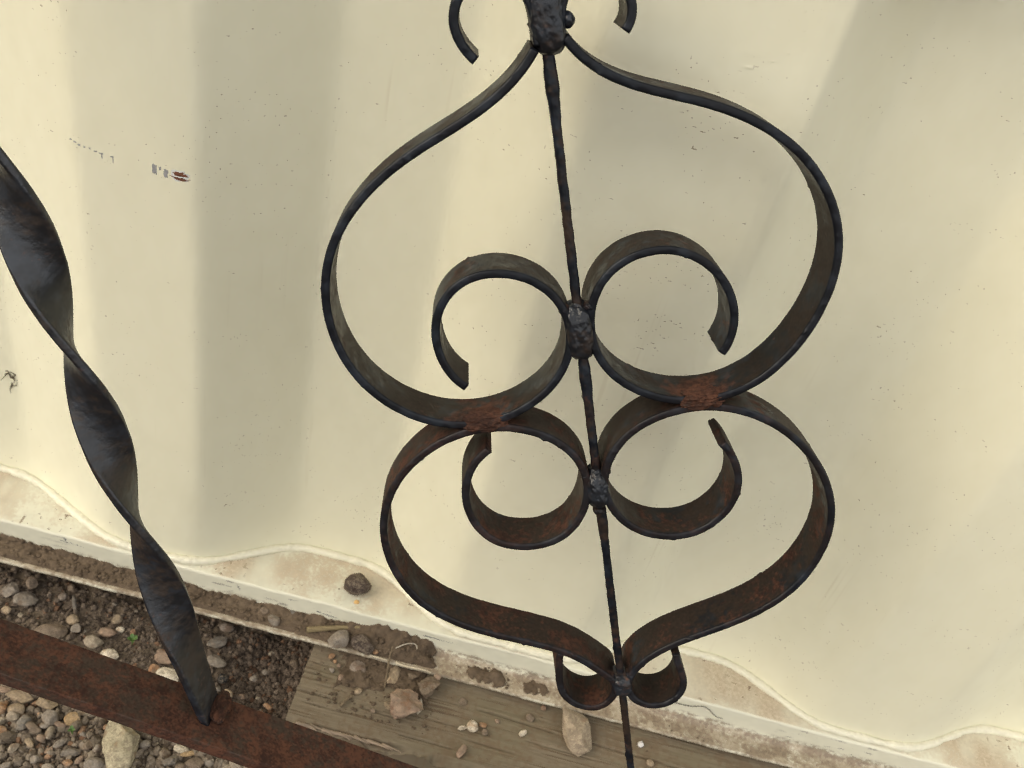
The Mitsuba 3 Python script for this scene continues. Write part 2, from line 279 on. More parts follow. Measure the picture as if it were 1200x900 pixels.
# ---------------------------------------------------------------- the wrought iron stair railing, leaning against the container
# its plane: O = a point of the front face, U across, V down along the rods, N through the thickness, towards the container; U, V in mm below
O = np.array([-0.02325, -0.06063, 0.29527]); U = np.array([0.92204, 0.21572, 0.32140]); V = np.array([0.35749, -0.15617, -0.92076]); N = np.array([-0.14844, 0.96388, -0.22112])
def g3(u, v, n=0.0):
    return O + np.multiply.outer(np.asarray(u, float) * 1e-3, U) + np.multiply.outer(np.asarray(v, float) * 1e-3, V) + np.multiply.outer(np.asarray(n, float) * 1e-3, N)
IRON = thing('iron_railing', 'black and rusty wrought iron stair railing with scrolls leaning in front of the cream container', 'railing')
UL = [[-4.3, -115.5], [-11.5, -107.5], [-18.6, -101.5], [-27.6, -97.2], [-36.7, -92.8], [-47.0, -88.1], [-58.7, -82.4], [-68.4, -77.3], [-76.1, -71.3], [-82.9, -65.1], [-88.2, -58.5], [-92.3, -51.6], [-95.9, -44.5], [-98.6, -34.0], [-99.3, -21.8], [-97.5, -11.3], [-94.0, -0.3], [-88.4, 9.9], [-80.5, 18.7], [-70.8, 25.7], [-59.4, 30.4], [-47.4, 32.3], [-34.9, 30.5], [-24.6, 26.2], [-14.7, 19.5], [-8.5, 13.1], [-5.8, 6.9], [-4.9, -3.3], [-4.1, -10.8], [-5.2, -16.6], [-10.3, -22.4], [-17.5, -28.9], [-26.0, -33.2], [-34.9, -34.6], [-43.1, -32.8], [-49.2, -28.3], [-53.8, -23.5], [-57.0, -17.1], [-58.2, -10.3], [-57.9, -2.5], [-54.7, 5.9], [-49.7, 14.0]]
UR = [[7.0, -118.0], [11.5, -111.1], [18.1, -105.2], [27.0, -100.0], [37.0, -95.0], [47.2, -91.0], [57.4, -86.8], [65.7, -83.2], [74.1, -78.9], [81.4, -73.6], [87.8, -67.4], [93.2, -60.6], [98.1, -53.3], [102.1, -44.9], [104.4, -36.6], [106.0, -27.0], [106.0, -17.5], [103.8, -9.2], [99.9, 0.1], [94.8, 8.9], [87.7, 17.6], [79.3, 25.5], [69.6, 31.5], [59.8, 35.4], [48.8, 36.0], [38.0, 34.0], [27.3, 29.6], [18.1, 23.3], [10.4, 15.4], [6.6, 7.5], [5.3, -0.5], [4.5, -7.0], [6.1, -14.3], [8.7, -20.1], [14.1, -26.5], [21.4, -31.5], [30.6, -34.0], [39.5, -33.5], [47.3, -30.5], [54.3, -24.1], [59.4, -16.6], [63.0, -9.3], [63.9, -2.3], [62.8, 4.6], [60.4, 10.7], [58.3, 14.9]]
LL = [[-44.6, 45.4], [-48.9, 49.1], [-53.8, 54.4], [-56.6, 59.8], [-58.2, 67.8], [-57.8, 77.1], [-54.7, 86.3], [-48.7, 93.7], [-39.4, 98.4], [-29.0, 99.4], [-19.5, 96.9], [-11.4, 91.1], [-7.2, 84.0], [-5.1, 76.6], [-4.5, 67.6], [-5.3, 60.7], [-8.3, 53.6], [-13.6, 47.7], [-21.9, 42.0], [-30.9, 37.3], [-42.8, 34.4], [-55.3, 35.2], [-65.8, 39.3], [-75.7, 45.6], [-84.7, 53.7], [-90.9, 60.9], [-95.0, 69.4], [-97.8, 79.9], [-98.4, 89.4], [-97.3, 101.0], [-93.8, 113.2], [-87.1, 124.6], [-78.2, 134.5], [-67.1, 142.6], [-54.3, 149.7], [-41.2, 156.0], [-29.5, 162.6], [-19.0, 169.6], [-11.3, 177.1], [-6.3, 185.0], [-2.0, 189.8], [-1.9, 193.3], [-4.0, 199.0], [-9.5, 203.9], [-16.8, 204.6], [-23.7, 200.4], [-27.7, 193.8], [-28.8, 183.9], [-28.9, 174.4], [-26.3, 165.5]]
LR = [[56.6, 58.3], [58.9, 63.0], [62.0, 68.7], [63.1, 75.6], [62.3, 83.8], [59.0, 92.5], [52.5, 99.8], [43.2, 103.9], [33.9, 104.7], [24.9, 102.4], [16.3, 97.8], [9.4, 91.4], [5.3, 82.9], [4.0, 75.0], [4.4, 67.5], [5.2, 61.7], [8.7, 54.9], [16.1, 48.1], [25.1, 43.2], [35.2, 40.2], [41.3, 39.1], [48.7, 39.2], [57.2, 40.5], [66.9, 44.2], [76.6, 50.0], [85.2, 57.8], [92.4, 66.9], [98.4, 76.1], [103.3, 89.7], [105.6, 102.6], [104.7, 112.0], [101.5, 122.9], [96.1, 133.6], [87.6, 144.5], [76.6, 153.1], [64.1, 159.1], [50.1, 163.0], [36.0, 167.2], [23.1, 172.3], [13.4, 179.0], [7.3, 184.6], [4.9, 189.9], [4.5, 194.5], [6.2, 200.6], [9.1, 205.1], [13.5, 208.1], [18.7, 208.6], [24.0, 207.8], [29.5, 203.9], [32.0, 199.1], [32.0, 193.0], [30.8, 185.9], [29.8, 175.6]]
TL = [[-2.6, -116.0], [-3.0, -120.4], [-2.9, -126.0], [-4.9, -131.9], [-9.3, -138.6], [-16.3, -141.7], [-24.0, -139.5], [-28.9, -135.3], [-31.0, -131.9], [-31.4, -128.1], [-30.1, -123.2], [-28.4, -118.2], [-25.9, -114.4]]
TR = [[5.3, -118.6], [6.3, -121.9], [6.6, -127.5], [9.0, -132.7], [14.9, -137.9], [22.0, -138.6], [28.6, -132.7], [31.7, -126.8], [31.0, -125.0], [30.2, -121.4], [28.5, -116.9]]
ROD = [[3.8, -147.0], [0.9, -119.8], [0.4, -108.2], [0.7, -91.6], [0.9, -70.9], [0.5, -44.0], [0.5, -18.1], [0.2, 11.8], [0.3, 36.4], [0.8, 61.5], [1.6, 85.4], [1.7, 119.4], [1.4, 155.8], [1.1, 189.2], [1.8, 206.9], [1.0, 250.2], [0.8, 318.8]]
BAR_W, BAR_T = 0.0222, 0.0036
def strip(name, pts, m, seed, s=5.0, label=None, rough=0.00026, wart=0.0014, step=1.1):
    pts = np.array(pts, float)
    tck, _ = splprep(pts.T, s=s, k=3)
    uu = np.linspace(0, 1, 1500); c = np.array(splev(uu, tck)).T
    L = np.concatenate([[0], np.cumsum(np.linalg.norm(np.diff(c, axis=0), axis=1))]); k = int(L[-1] / step)
    c = np.stack([np.interp(np.linspace(0, L[-1], k), L, c[:, i]) for i in (0, 1)], 1)
    t = np.gradient(c, axis=0); t /= np.linalg.norm(t, axis=1, keepdims=True)
    wob = 0.35 * sgn(np.stack([np.arange(k) * 0.03, np.zeros(k), np.zeros(k)], -1), seed, 2)
    Pc = g3(c[:, 0], c[:, 1], 1e3 * BAR_W / 2 + wob)
    A = np.multiply.outer(-t[:, 1], U) + np.multiply.outer(t[:, 0], V)
    B = np.tile(N, (k, 1))
    prof = round_rect(BAR_T, BAR_W, 0.0011, 3, 2, 9)
    mesh = sweep(Pc, A, B, prof, rough=rough, rfreq=260, seed=seed, wart=wart)
    put(IRON + '__' + name, mikit.ply(mesh, m, smooth=True), label)
strip('heart_scroll', UL, 'iron_black', 11, label='left half of the large upper heart, black with brown bloom')
strip('heart_scroll', UR, 'iron_black', 12, label='right half of the large upper heart, black with brown bloom')
strip('heart_scroll', LL, 'iron_brown', 13, label='left half of the lower inverted heart, rust brown inside')
strip('heart_scroll', LR, 'iron_mixed', 14, label='right half of the lower inverted heart, brown inside')
strip('top_scroll', TL, 'iron_black', 15, s=2.0)
strip('top_scroll', TR, 'iron_black', 16, s=2.0)
def rod(pts, r0, m, seed, n=5.0):
    pts = np.array(pts, float); tck, _ = splprep(pts.T, s=2.0, k=3)
    vs = np.arange(pts[0, 1], pts[-1, 1], 0.9); cu = np.interp(vs, *np.array(splev(np.linspace(0, 1, 900), tck))[::-1])
    Pc = g3(cu, vs, n + 0 * vs); k = len(vs); an = np.arange(14) * 2 * np.pi / 14
    r = r0 * (1 + 0.05 * sgn(np.stack([vs * 0.035, vs * 0, vs * 0], -1), seed, 3)) + 0.0007 * np.exp(-((vs + 102) / 9) ** 2) + 0.0006 * np.exp(-((vs - 20) / 9) ** 2) + 0.0006 * np.exp(-((vs - 92) / 9) ** 2)
    sq = (np.abs(np.cos(an)) ** 4 + np.abs(np.sin(an)) ** 4) ** -0.25
    prof = (np.stack([np.cos(an), np.sin(an)], -1) * sq[:, None])[None] * r[:, None, None]
    put(IRON + '__rod', mikit.ply(sweep(Pc, np.tile(U, (k, 1)), np.tile(N, (k, 1)), prof, rough=0.00035, rfreq=330, seed=seed, wart=0.0007), m, smooth=True))
rod([[1.0, -290], [1.0, -200]] + ROD[1:] + [[0.8, 352.0]], 0.0019, 'iron_rod', 21)
# rails: the bottom rail climbs at the angle of a stair, the handrail runs parallel to it above the picture
D2 = np.array([0.7975, 0.6033]); E2 = np.array([-0.6033, 0.7975])
def rail(name, a0, t0, t1, n0, w, h, m, seed, label=None, shift=0.0):
    ts = np.arange(t0, t1, 2.2); k = len(ts)
    c = np.asarray(a0) + ts[:, None] * D2 + (h / 2) * E2
    Pc = g3(c[:, 0], c[:, 1], n0 + w / 2 + 0 * ts)
    A = np.tile(E2[0] * U + E2[1] * V, (k, 1)); B = np.tile(N, (k, 1))
    prof = round_rect(h * 1e-3, w * 1e-3, 0.0007, 3, 3, 16)
    return put(IRON + '__' + name, mikit.ply(sweep(Pc, A, B, prof, rough=0.00030, rfreq=180, seed=seed, wart=0.0003), m, smooth=True), label)
rail('bottom_rail', (-292.3, 128.2), -160, 422, -3.0, 32.0, 6.8, 'iron_rail', 31, 'rusty brown sloping flat bottom rail with black paint remains')
rail('handrail', (-292.3, -482.0), -160, 606, -6.0, 36.0, 8.0, 'iron_black', 32)
# twisted flat bar
TW = PchipInterpolator([-560, -330, -206, -109, -21.3, 67.7, 118, 150, 170, 190], np.radians([-1142, -782, -602, -422.3, -242.3, -62.3, 28, 70, 80, 87]))
vs = np.arange(-345.0, 190.5, 0.9); TWW = np.interp(vs, [-70, 60], [0.0218, 0.0200]); th = TW(vs); k = len(vs)
A = np.multiply.outer(np.cos(th), U) + np.multiply.outer(np.sin(th), N); B = np.multiply.outer(-np.sin(th), U) + np.multiply.outer(np.cos(th), N)
put(IRON + '__twisted_bar', mikit.ply(sweep(g3(0 * vs - 212.8, vs, 17.5 + 0 * vs), A, B, round_rect(0.0210, 0.0042, 0.0012, 3, 14, 2)[None] * np.stack([TWW / 0.0210, TWW * 0 + 1], -1)[:, None], rough=0.00014, rfreq=160, seed=41, wart=0.0003), 'iron_twist', smooth=True), 'twisted flat bar, blue black with brown bloom, left of the scrolls')
def blob(name, u, v, n, hu, hv, hn, m, seed, power=3.2, rough=0.13, freq=2.0, label=None, rot=0.0):
    b = lump((hu * 1e-3, hv * 1e-3, hn * 1e-3), seed, power, rough, freq, 5 if hu > 4 else 4)
    fine = sgn(b.vertices * 480 + seed, seed + 3, 4)[:, None]; fl = b.vertices / np.linalg.norm(b.vertices, axis=1, keepdims=True)
    b.vertices = b.vertices + fl * fine * (0.0004 if 'weld' in name else 0.0005)
    c, s = math.cos(math.radians(rot)), math.sin(math.radians(rot))
    x, y, z = b.vertices.T; X = c * x - s * y; Y = s * x + c * y
    mesh = outward(trimesh.Trimesh(g3(u, v, n) + np.multiply.outer(X, U) + np.multiply.outer(Y, V) + np.multiply.outer(z, N), b.faces, process=False))
    put(IRON + '__' + name, mikit.ply(mesh, m, smooth=True), label)
blob('collar', 1.4, -126.0, 5.0, 6.4, 13.5, 7.4, 'iron_collar', 51, rough=0.09, freq=1.5, label='topmost black weld lump where the scrolls meet the rod')
blob('collar', 0.3, -3.0, 6.0, 6.0, 12.6, 8.4, 'iron_collar', 52, rough=0.13, freq=1.7, power=2.9, label='large black weld lump between the upper small scrolls')
blob('collar', 0.3, 74.5, 6.0, 5.4, 10.0, 8.2, 'iron_collar', 53, rough=0.13, freq=1.7, power=2.9, label='black and rusty weld lump between the lower small scrolls')
blob('collar', 1.4, 192.3, 5.0, 5.0, 5.8, 7.0, 'iron_collar', 54, rough=0.07, freq=1.4, power=4.0, label='small square black weld lump at the lowest scrolls')
blob('stud', 8.6, -123.4, 3.0, 2.4, 2.9, 3.2, 'iron_collar', 55, rough=0.05, power=2.2, label='round black stud head on the right of the topmost lump')
blob('weld_bead', -44.4, 32.4, 4.4, 10.2, 4.2, 5.6, 'iron_weld', 56, power=3.0, rough=0.26, freq=3.2, label='brown rusty weld between the hearts at left', rot=4)
blob('weld_bead', 48.4, 36.2, 4.4, 9.6, 4.2, 5.6, 'iron_weld', 57, power=3.0, rough=0.30, freq=4.2, label='pitted red brown rusty weld between the hearts at right', rot=2)
for u, v, hu, hv, sd in ((-5.0, -14.0, 2.6, 2.2, 1), (5.4, -14.0, 2.6, 2.2, 2), (-4.6, 66.0, 2.4, 2.0, 3), (5.0, 65.6, 2.4, 2.0, 4), (0.2, 85.5, 3.4, 2.4, 7), (-3.8, 186.6, 2.6, 2.0, 8), (6.2, 186.6, 2.6, 2.0, 9), (1.6, 198.4, 3.0, 2.2, 10)):
    blob('weld_spatter', u, v, 3.2, hu * 0.85, hv * 0.8, 3.4, 'iron_mixed', 70 + sd, power=2.3, rough=0.2, freq=2.6)
# weld at the foot of the twisted bar
blob('foot_weld', -208.2, 189.4, 20.5, 5.0, 3.4, 10.5, 'iron_weld', 81, power=2.2, rough=0.20, freq=2.6, label='rusty weld fillet at the foot of the twisted bar', rot=38)

# ---------------------------------------------------------------- soil, timber bearer, stones, small debris
rng = np.random.default_rng(7)
def geo(a, b, step, grow=1.35):
    out, s = [a], step
    while abs(out[-1] - b) > 0 and ((b > a and out[-1] < b) or (b < a and out[-1] > b)):
        s *= grow; out.append(out[-1] + (s if b > a else -s))
    out[-1] = b; return np.array(out[1:])
xs = np.concatenate([geo(-0.44, -40, 0.001)[::-1], np.arange(-0.44, -0.06, 0.0010), geo(-0.06, 40, 0.001)])
ys = np.concatenate([geo(-0.19, -40, 0.001)[::-1], np.arange(-0.19, 0.02, 0.0010), geo(0.02, 40, 0.001)])
def soil_z(x, y):
    near = np.clip(1.4 - np.hypot(x + 0.2, y + 0.08) / 1.2, 0, 1)
    p = np.stack([x, y, 0 * x], -1)
    z = -0.050 + near * (0.0035 * sgn(p * 26, 71, 2) + 0.0016 * sgn(p * 120, 72, 2) + 0.0010 * sgn(p * 380, 73, 2))
    hole = np.exp(-(((x + 0.150) / 0.030) ** 2 + ((y + 0.030) / 0.035) ** 2))
    return z - 0.009 * hole
gx, gy = np.meshgrid(xs, ys, indexing='ij')
soil = trimesh.Trimesh(np.stack([gx, gy, soil_z(gx, gy)], -1).reshape(-1, 3), grid_faces(len(xs), len(ys)), process=False)
if soil.face_normals[len(soil.faces) // 2][2] < 0: soil.invert()
def soil_col(p, n, uv):
    g = fbm(p.x * 320, p.y * 320, p.z * 320, 4); h = fbm(p.x * 45, p.y * 45, 1.0, 3)
    return mix(mix((0.058, 0.044, 0.033), (0.145, 0.112, 0.082), g), (0.115, 0.092, 0.064), 0.5 * h)
mat('soil', soil_col, 0.95, 0.1, lambda p, n, uv: 0.0011 * fbm(p.x * 500, p.y * 500, p.z * 500, 4), eps=3e-4)
put('ground', mikit.ply(soil, 'soil', smooth=True)); labels['ground'] = {'label': 'bare brown soil in front of and under the container', 'category': 'ground', 'kind': 'structure'}

# timber bearer lying under the lip
def timber_top(x, y):
    p = np.stack([x * 9, y * 60, 0 * x], -1)
    z = -0.0272 + 0.0006 * sgn(p, 81, 3) + 0.00025 * sgn(np.stack([x * 60, y * 700, 0 * x], -1), 82, 2)
    yy = y + 0.0010 * sgn(np.stack([x * 14, y * 0, 0 * x], -1), 83, 2)
    cr = 0
    for (x0, y0, x1, y1, w, d) in ((-0.014, -0.0295, 0.044, -0.0318, 0.0006, 0.0020), (0.050, -0.0322, 0.150, -0.0335, 0.0006, 0.0018), (-0.128, -0.047, -0.100, -0.0485, 0.0005, 0.0015), (-0.128, -0.0335, -0.105, -0.0345, 0.0005, 0.0016),
                                   (-0.085, -0.049, -0.055, -0.0500, 0.0004, 0.0012), (-0.020, -0.052, 0.02, -0.0530, 0.0004, 0.0012), (-0.060, -0.0600, -0.02, -0.0608, 0.0004, 0.0013), (-0.05, -0.030, -0.020, -0.0300, 0.0004, 0.0012), (0.02, -0.0420, 0.07, -0.0432, 0.0004, 0.0012),
                                   (-0.120, -0.0405, -0.095, -0.0412, 0.0003, 0.0010), (-0.122, -0.0550, -0.09, -0.0556, 0.0003, 0.0010), (-0.04, -0.0450, 0.0, -0.0456, 0.0003, 0.0010), (0.08, -0.048, 0.16, -0.0490, 0.0005, 0.0014), (-0.126, -0.0255, -0.108, -0.0270, 0.0005, 0.0018)):
        t = np.clip((x - x0) / (x1 - x0), 0, 1); yc = y0 + (y1 - y0) * t
        on = np.clip((x - x0) / 0.004, 0, 1) * np.clip((x1 - x) / 0.006, 0, 1)
        cr = cr + d * on * np.exp(-((yy - yc) / w) ** 2)
    # chewed front arris
    ed = np.clip((y + 0.0660) / -0.004, 0, 1); brk = meshkit.fbm(np.stack([x * 70, y * 0, 0 * x], -1), 3, 84)
    return z - cr - ed * np.clip((brk - 0.38) * 0.020, 0, 0.006) - 0.003 * ed * meshkit.noise(np.stack([x * 300, y * 600, 0 * x], -1), 85)
tx = np.concatenate([np.arange(-0.1275, 0.26, 0.0009), np.arange(0.26, 1.6, 0.02)]); ty = np.concatenate([np.linspace(-0.0705, -0.004, 130), [0.0, 0.01, 0.03, 0.055]])
gx, gy = np.meshgrid(tx, ty, indexing='ij'); gz = timber_top(gx, gy)
nx, ny = gx.shape
jag = 0.0004 * sgn(np.stack([gx * 0, gy * 260, gx * 0], -1), 86, 3); gx2 = gx.copy(); gx2[0] += jag[0] * 1.0
top = np.stack([gx2, gy, gz], -1).reshape(-1, 3)
edge = np.concatenate([np.arange(ny) , (np.arange(1, nx)) * ny + ny - 1, (nx - 1) * ny + np.arange(ny - 2, -1, -1), np.arange(nx - 2, 0, -1) * ny])
low = top[edge].copy(); low[:, 2] = -0.077; m0 = len(top); e2 = np.roll(np.arange(len(edge)), -1); e1 = np.arange(len(edge))
side = np.vstack([np.stack([edge[e1], edge[e2], m0 + e1], 1), np.stack([edge[e2], m0 + e2, m0 + e1], 1)])
tm = trimesh.Trimesh(np.vstack([top, low]), np.vstack([grid_faces(nx, ny)[:, ::1], side]), process=False)
tm.fix_normals() if False else None
def wood_col(p, n, uv):
    wx = p.x * 7; wy = p.y + 0.0012 * (noise(p.x * 16, p.y * 40, 1.0) - 0.5)
    ring = fbm(wx, wy * 260, 0.5, 4); fine = fbm(p.x * 55, wy * 1500, 2.0, 3)
    c = mix((0.105, 0.083, 0.056), (0.200, 0.165, 0.115), dr.clip(0.55 * ring + 0.55 * fine - 0.05, 0, 1))
    c = mix(c, (0.075, 0.052, 0.032), smoothstep(0.64, 0.78, fbm(p.x * 24, wy * 900, 4.0, 3)) * 0.8)
    green = smoothstep(0.5, 0.75, fbm(p.x * 18, p.y * 30, 6.0, 3))
    c = mix(c, (0.135, 0.115, 0.072), 0.5 * green)
    s = smoothstep(0.42, 0.72, 0.4 * fbm(p.x * 38, p.y * 38, 9.0, 3) + 0.6 * fbm(p.x * 420, p.y * 420, 2.0, 4))
    return mix(c, (0.125, 0.088, 0.055), 0.7 * s)
mat('timber', wood_col, 0.85, 0.2, lambda p, n, uv: 0.00045 * fbm(p.x * 60, p.y * 1100, p.z * 300, 4), eps=2e-4)
key = thing('timber_bearer', 'weathered timber bearer with a sawn left end lying under the container lip', 'timber')
put(key, mikit.ply(tm, 'timber', smooth=35))

# soil heaps
def dirt_mesh(xa, xb, ya, yb, hfun, base, step=0.0008):
    X = np.arange(xa, xb, step); Y = np.arange(ya, yb, step); gx, gy = np.meshgrid(X, Y, indexing='ij'); h = hfun(gx, gy)
    p = np.stack([gx, gy, 0 * gx], -1)
    h = h * (0.55 + 0.9 * meshkit.fbm(p * 150, 3, 91)) + np.where(h > 0.0003, 0.0011 * sgn(p * 420, 92, 3), -0.001)
    z = base + h
    v = np.stack([gx, gy, z], -1).reshape(-1, 3); f = grid_faces(len(X), len(Y))
    keep = (h.reshape(-1)[f] > -0.0002).any(1)
    m = trimesh.Trimesh(v, f[keep], process=False)
    if m.face_normals[:, 2].mean() < 0: m.invert()
    return m
def fl_h(x, y):
    ed = meshkit.fbm(np.stack([x * 60, x * 0, x * 0], -1), 3, 93)
    t = (y + 0.0135 - 0.0012 * (ed - 0.5)) / 0.0155       # 0 at the lip, 1 at the web
    h = (0.0012 + 0.0034 * np.clip(t, 0, 1) + 0.0016 * (meshkit.noise(np.stack([x * 45, y * 45, x * 0], -1), 94))) * np.clip(t / 0.10, 0, 1) * (t > 0)
    heap = np.exp(-((x + 0.075) / 0.030) ** 2); h = h * (1 + 0.9 * heap) + 0.004 * heap * np.clip(t + 0.1, 0, 1)
    end = np.clip((-0.0475 - x + 0.006 * (meshkit.noise(np.stack([y * 200, y * 0, y * 0], -1), 95) - 0.5)) / 0.006, 0, 1)
    return h * end
d1 = dirt_mesh(-0.46, -0.045, -0.0150, 0.0012, fl_h, -0.0205)
mat('dirt', lambda p, n, uv: mix((0.048, 0.034, 0.024), (0.150, 0.112, 0.076), 0.6 * fbm(p.x * 420, p.y * 420, p.z * 420, 4) + 0.4 * fbm(p.x * 70, p.y * 70, 2.0, 3)), 0.95, 0.1, lambda p, n, uv: 0.0008 * fbm(p.x * 700, p.y * 700, p.z * 700, 4), eps=2e-4)
def pat(cx, cy, rx, ry, h, sd):
    def f(x, y):
        r = np.hypot((x - cx) / rx, (y - cy) / ry) + 1.5 * (meshkit.fbm(np.stack([x * 260, y * 260, 0 * x + sd], -1), 4, 96) - 0.5)
        return h * np.clip(1 - r, 0, 1) ** 0.7
    return f
d2 = dirt_mesh(-0.020, 0.006, -0.0150, 0.0, pat(-0.0066, -0.0066, 0.0098, 0.0068, 0.0042, 1), -0.0205)
d3 = dirt_mesh(-0.034, -0.012, -0.0150, 0.0, pat(-0.0195, -0.008, 0.0060, 0.0055, 0.0020, 2), -0.0205)
d4 = dirt_mesh(0.006, 0.034, -0.0150, 0.0, pat(0.0195, -0.0075, 0.0100, 0.0050, 0.0014, 3), -0.0205)
def tim_h(x, y):
    r = np.clip((y + 0.048 + 0.030 * meshkit.fbm(np.stack([x * 50, y * 50, 0 * x], -1), 3, 97)) / 0.020, 0, 1)
    e1_ = meshkit.fbm(np.stack([x * 90, y * 90, 0 * x], -1), 4, 98) - 0.5
    return 0.0030 * r * np.clip((x + 0.108 + 0.020 * e1_) / 0.014, 0, 1) * np.clip((-0.047 - x + 0.016 * e1_) / 0.010, 0, 1) * np.clip(0.5 + 3 * e1_ + (y + 0.036) / 0.010, 0, 1)
d5 = dirt_mesh(-0.120, -0.040, -0.050, -0.010, tim_h, -0.0274)
def crumbs(n, xr_, yr_, zf, r0, r1, seed):
    rg = np.random.default_rng(seed); out = []
    b = trimesh.creation.icosphere(subdivisions=1)
    for _ in range(n):
        x, y = rg.uniform(*xr_), rg.uniform(*yr_); z = zf(x, y)
        if z is None: continue
        r = r0 + (r1 - r0) * rg.random() ** 3
        v = b.vertices * (1 + 0.5 * (rg.random(len(b.vertices)) - 0.5))[:, None] * r * np.array([1, .85, .75])
        out.append(trimesh.Trimesh(v + [x, y, z + 0.2 * r], b.faces, process=False))
    return catmesh(out)
def z_fl(x, y):
    h = float(fl_h(np.array(x), np.array(y)))
    return -0.0205 + h * 0.9 if h > 0.0008 else None
def z_ti(x, y):
    h = float(tim_h(np.array(x), np.array(y))) if -0.120 < x < -0.040 else 0.0
    lim = 0.25 if h < 0.0004 else 1.0
    return -0.0272 + 0.8 * h if (x * 7919.13 + y * 3571.7) % 1.0 < lim else None
d1 = catmesh([d1, crumbs(1500, (-0.43, -0.047), (-0.0145, 0.0), z_fl, 0.0004, 0.0019, 1)])
d5 = catmesh([d5, crumbs(620, (-0.125, -0.040), (-0.056, -0.014), z_ti, 0.0003, 0.0014, 2), crumbs(240, (-0.125, 0.20), (-0.066, -0.016), lambda x, y: -0.0272 if (x * 913.3 + y * 571.7) % 1.0 < 0.5 else None, 0.0002, 0.0007, 3)])
d2 = catmesh([d2, crumbs(60, (-0.018, 0.004), (-0.0135, -0.001), lambda x, y: -0.0200, 0.0003, 0.0010, 4), crumbs(90, (-0.035, 0.14), (-0.014, -0.0005), lambda x, y: -0.0204, 0.0002, 0.0005, 5)])
for m_, lab in ((catmesh([d1]), 'brown soil heaped along the foot flange of the container, left half'), (d5, 'thin brown soil spread on the timber below the flange lip'), (catmesh([d2, d3, d4]), 'small brown mud patches on the clean part of the flange')):
    k_ = thing('soil_deposit', lab, 'soil', kind='stuff'); put(k_, mikit.ply(m_, 'dirt', smooth=True))

# stones
STONE = dict(grey=(.185, .17, .15), dark=(.050, .036, .028), slate=(.105, .11, .108), brown=(.135, .10, .075), mauve=(.20, .17, .15), tan=(.30, .23, .15), pink=(.27, .18, .13), white=(.50, .44, .34), orange=(.33, .17, .08),
             paletan=(.35, .285, .205), cream=(.44, .40, .27), greytan=(.27, .235, .18), honey=(.40, .27, .13), soil=(.095, .070, .050), black=(.020, .020, .020))
def stone_mat(nm, c):
    c = np.array(c); c = c * 0.60 + np.array([0.185, 0.142, 0.098]) * 0.40 if nm not in ('black', 'dark', 'white') else c; a, b, s = (c * 0.62).tolist(), np.minimum(c * 1.28, 0.8).tolist(), (c * np.array([0.62, 0.48, 0.38])).tolist()
    def col(p, n, uv):
        g = 0.5 * fbm(p.x * 260, p.y * 260, p.z * 260, 3) + 0.5 * fbm(p.x * 1100, p.y * 1100, p.z * 1100, 3)
        k = mix(a, b, smoothstep(0.25, 0.75, g))
        k = mix(k, s, 0.7 * smoothstep(0.58, 0.72, fbm(p.x * 180 + 7, p.y * 180, p.z * 180, 4)))
        return mix(k, (0.17, 0.135, 0.098), 0.6 * smoothstep(0.46, 0.62, 0.5 * fbm(p.x * 330, p.y * 330, p.z * 330 + 5, 4) + 0.5 * fbm(p.x * 1300, p.y * 1300, p.z * 1300, 2)))
    mat('stone_' + nm, col, 0.8, 0.25, lambda p, n, uv: 0.0006 * fbm(p.x * 600, p.y * 600, p.z * 600, 4), eps=2e-4)
for nm, c in STONE.items(): stone_mat(nm, c)
scene['stone_quartz'] = {'type': 'principled', 'base_color': {'type': 'rgb', 'value': [.75, .73, .70]}, 'roughness': 0.08, 'specular': 0.6, 'spec_trans': 0.35, 'clearcoat': 1.0}
def stone_mesh(seed, sub, cuts, smooth_it=1, rough=0.07):
    rg = np.random.default_rng(seed); m = trimesh.creation.icosphere(subdivisions=sub); v = m.vertices.copy()
    for _ in range(cuts):
        d = rg.normal(size=3); d /= np.linalg.norm(d); k = rg.uniform(0.55, 0.88); t = v @ d
        v = np.where((t > k)[:, None], v - np.outer(np.clip(t - k, 0, None) * 0.93, d), v)
    v = v * (1 + rough * sgn(v * 1.6 + seed, seed, 4))[:, None]
    v = v / np.abs(v).max(0)
    return trimesh.Trimesh(v, m.faces, process=False)
ROUND = [mikit.ply(stone_mesh(s, 3, 3, rough=0.10), smooth=True) for s in range(6)]
SHARP = [mikit.ply(stone_mesh(s + 20, 3, 12, rough=0.10), smooth=28) for s in range(8)]
def place(x, y, z, yaw, a, b, c, tilt=(0, 0)):
    return T().translate([x, y, z]).rotate([0, 0, 1], yaw).rotate([1, 0, 0], tilt[0]).rotate([0, 1, 0], tilt[1]).scale([a, b, c])
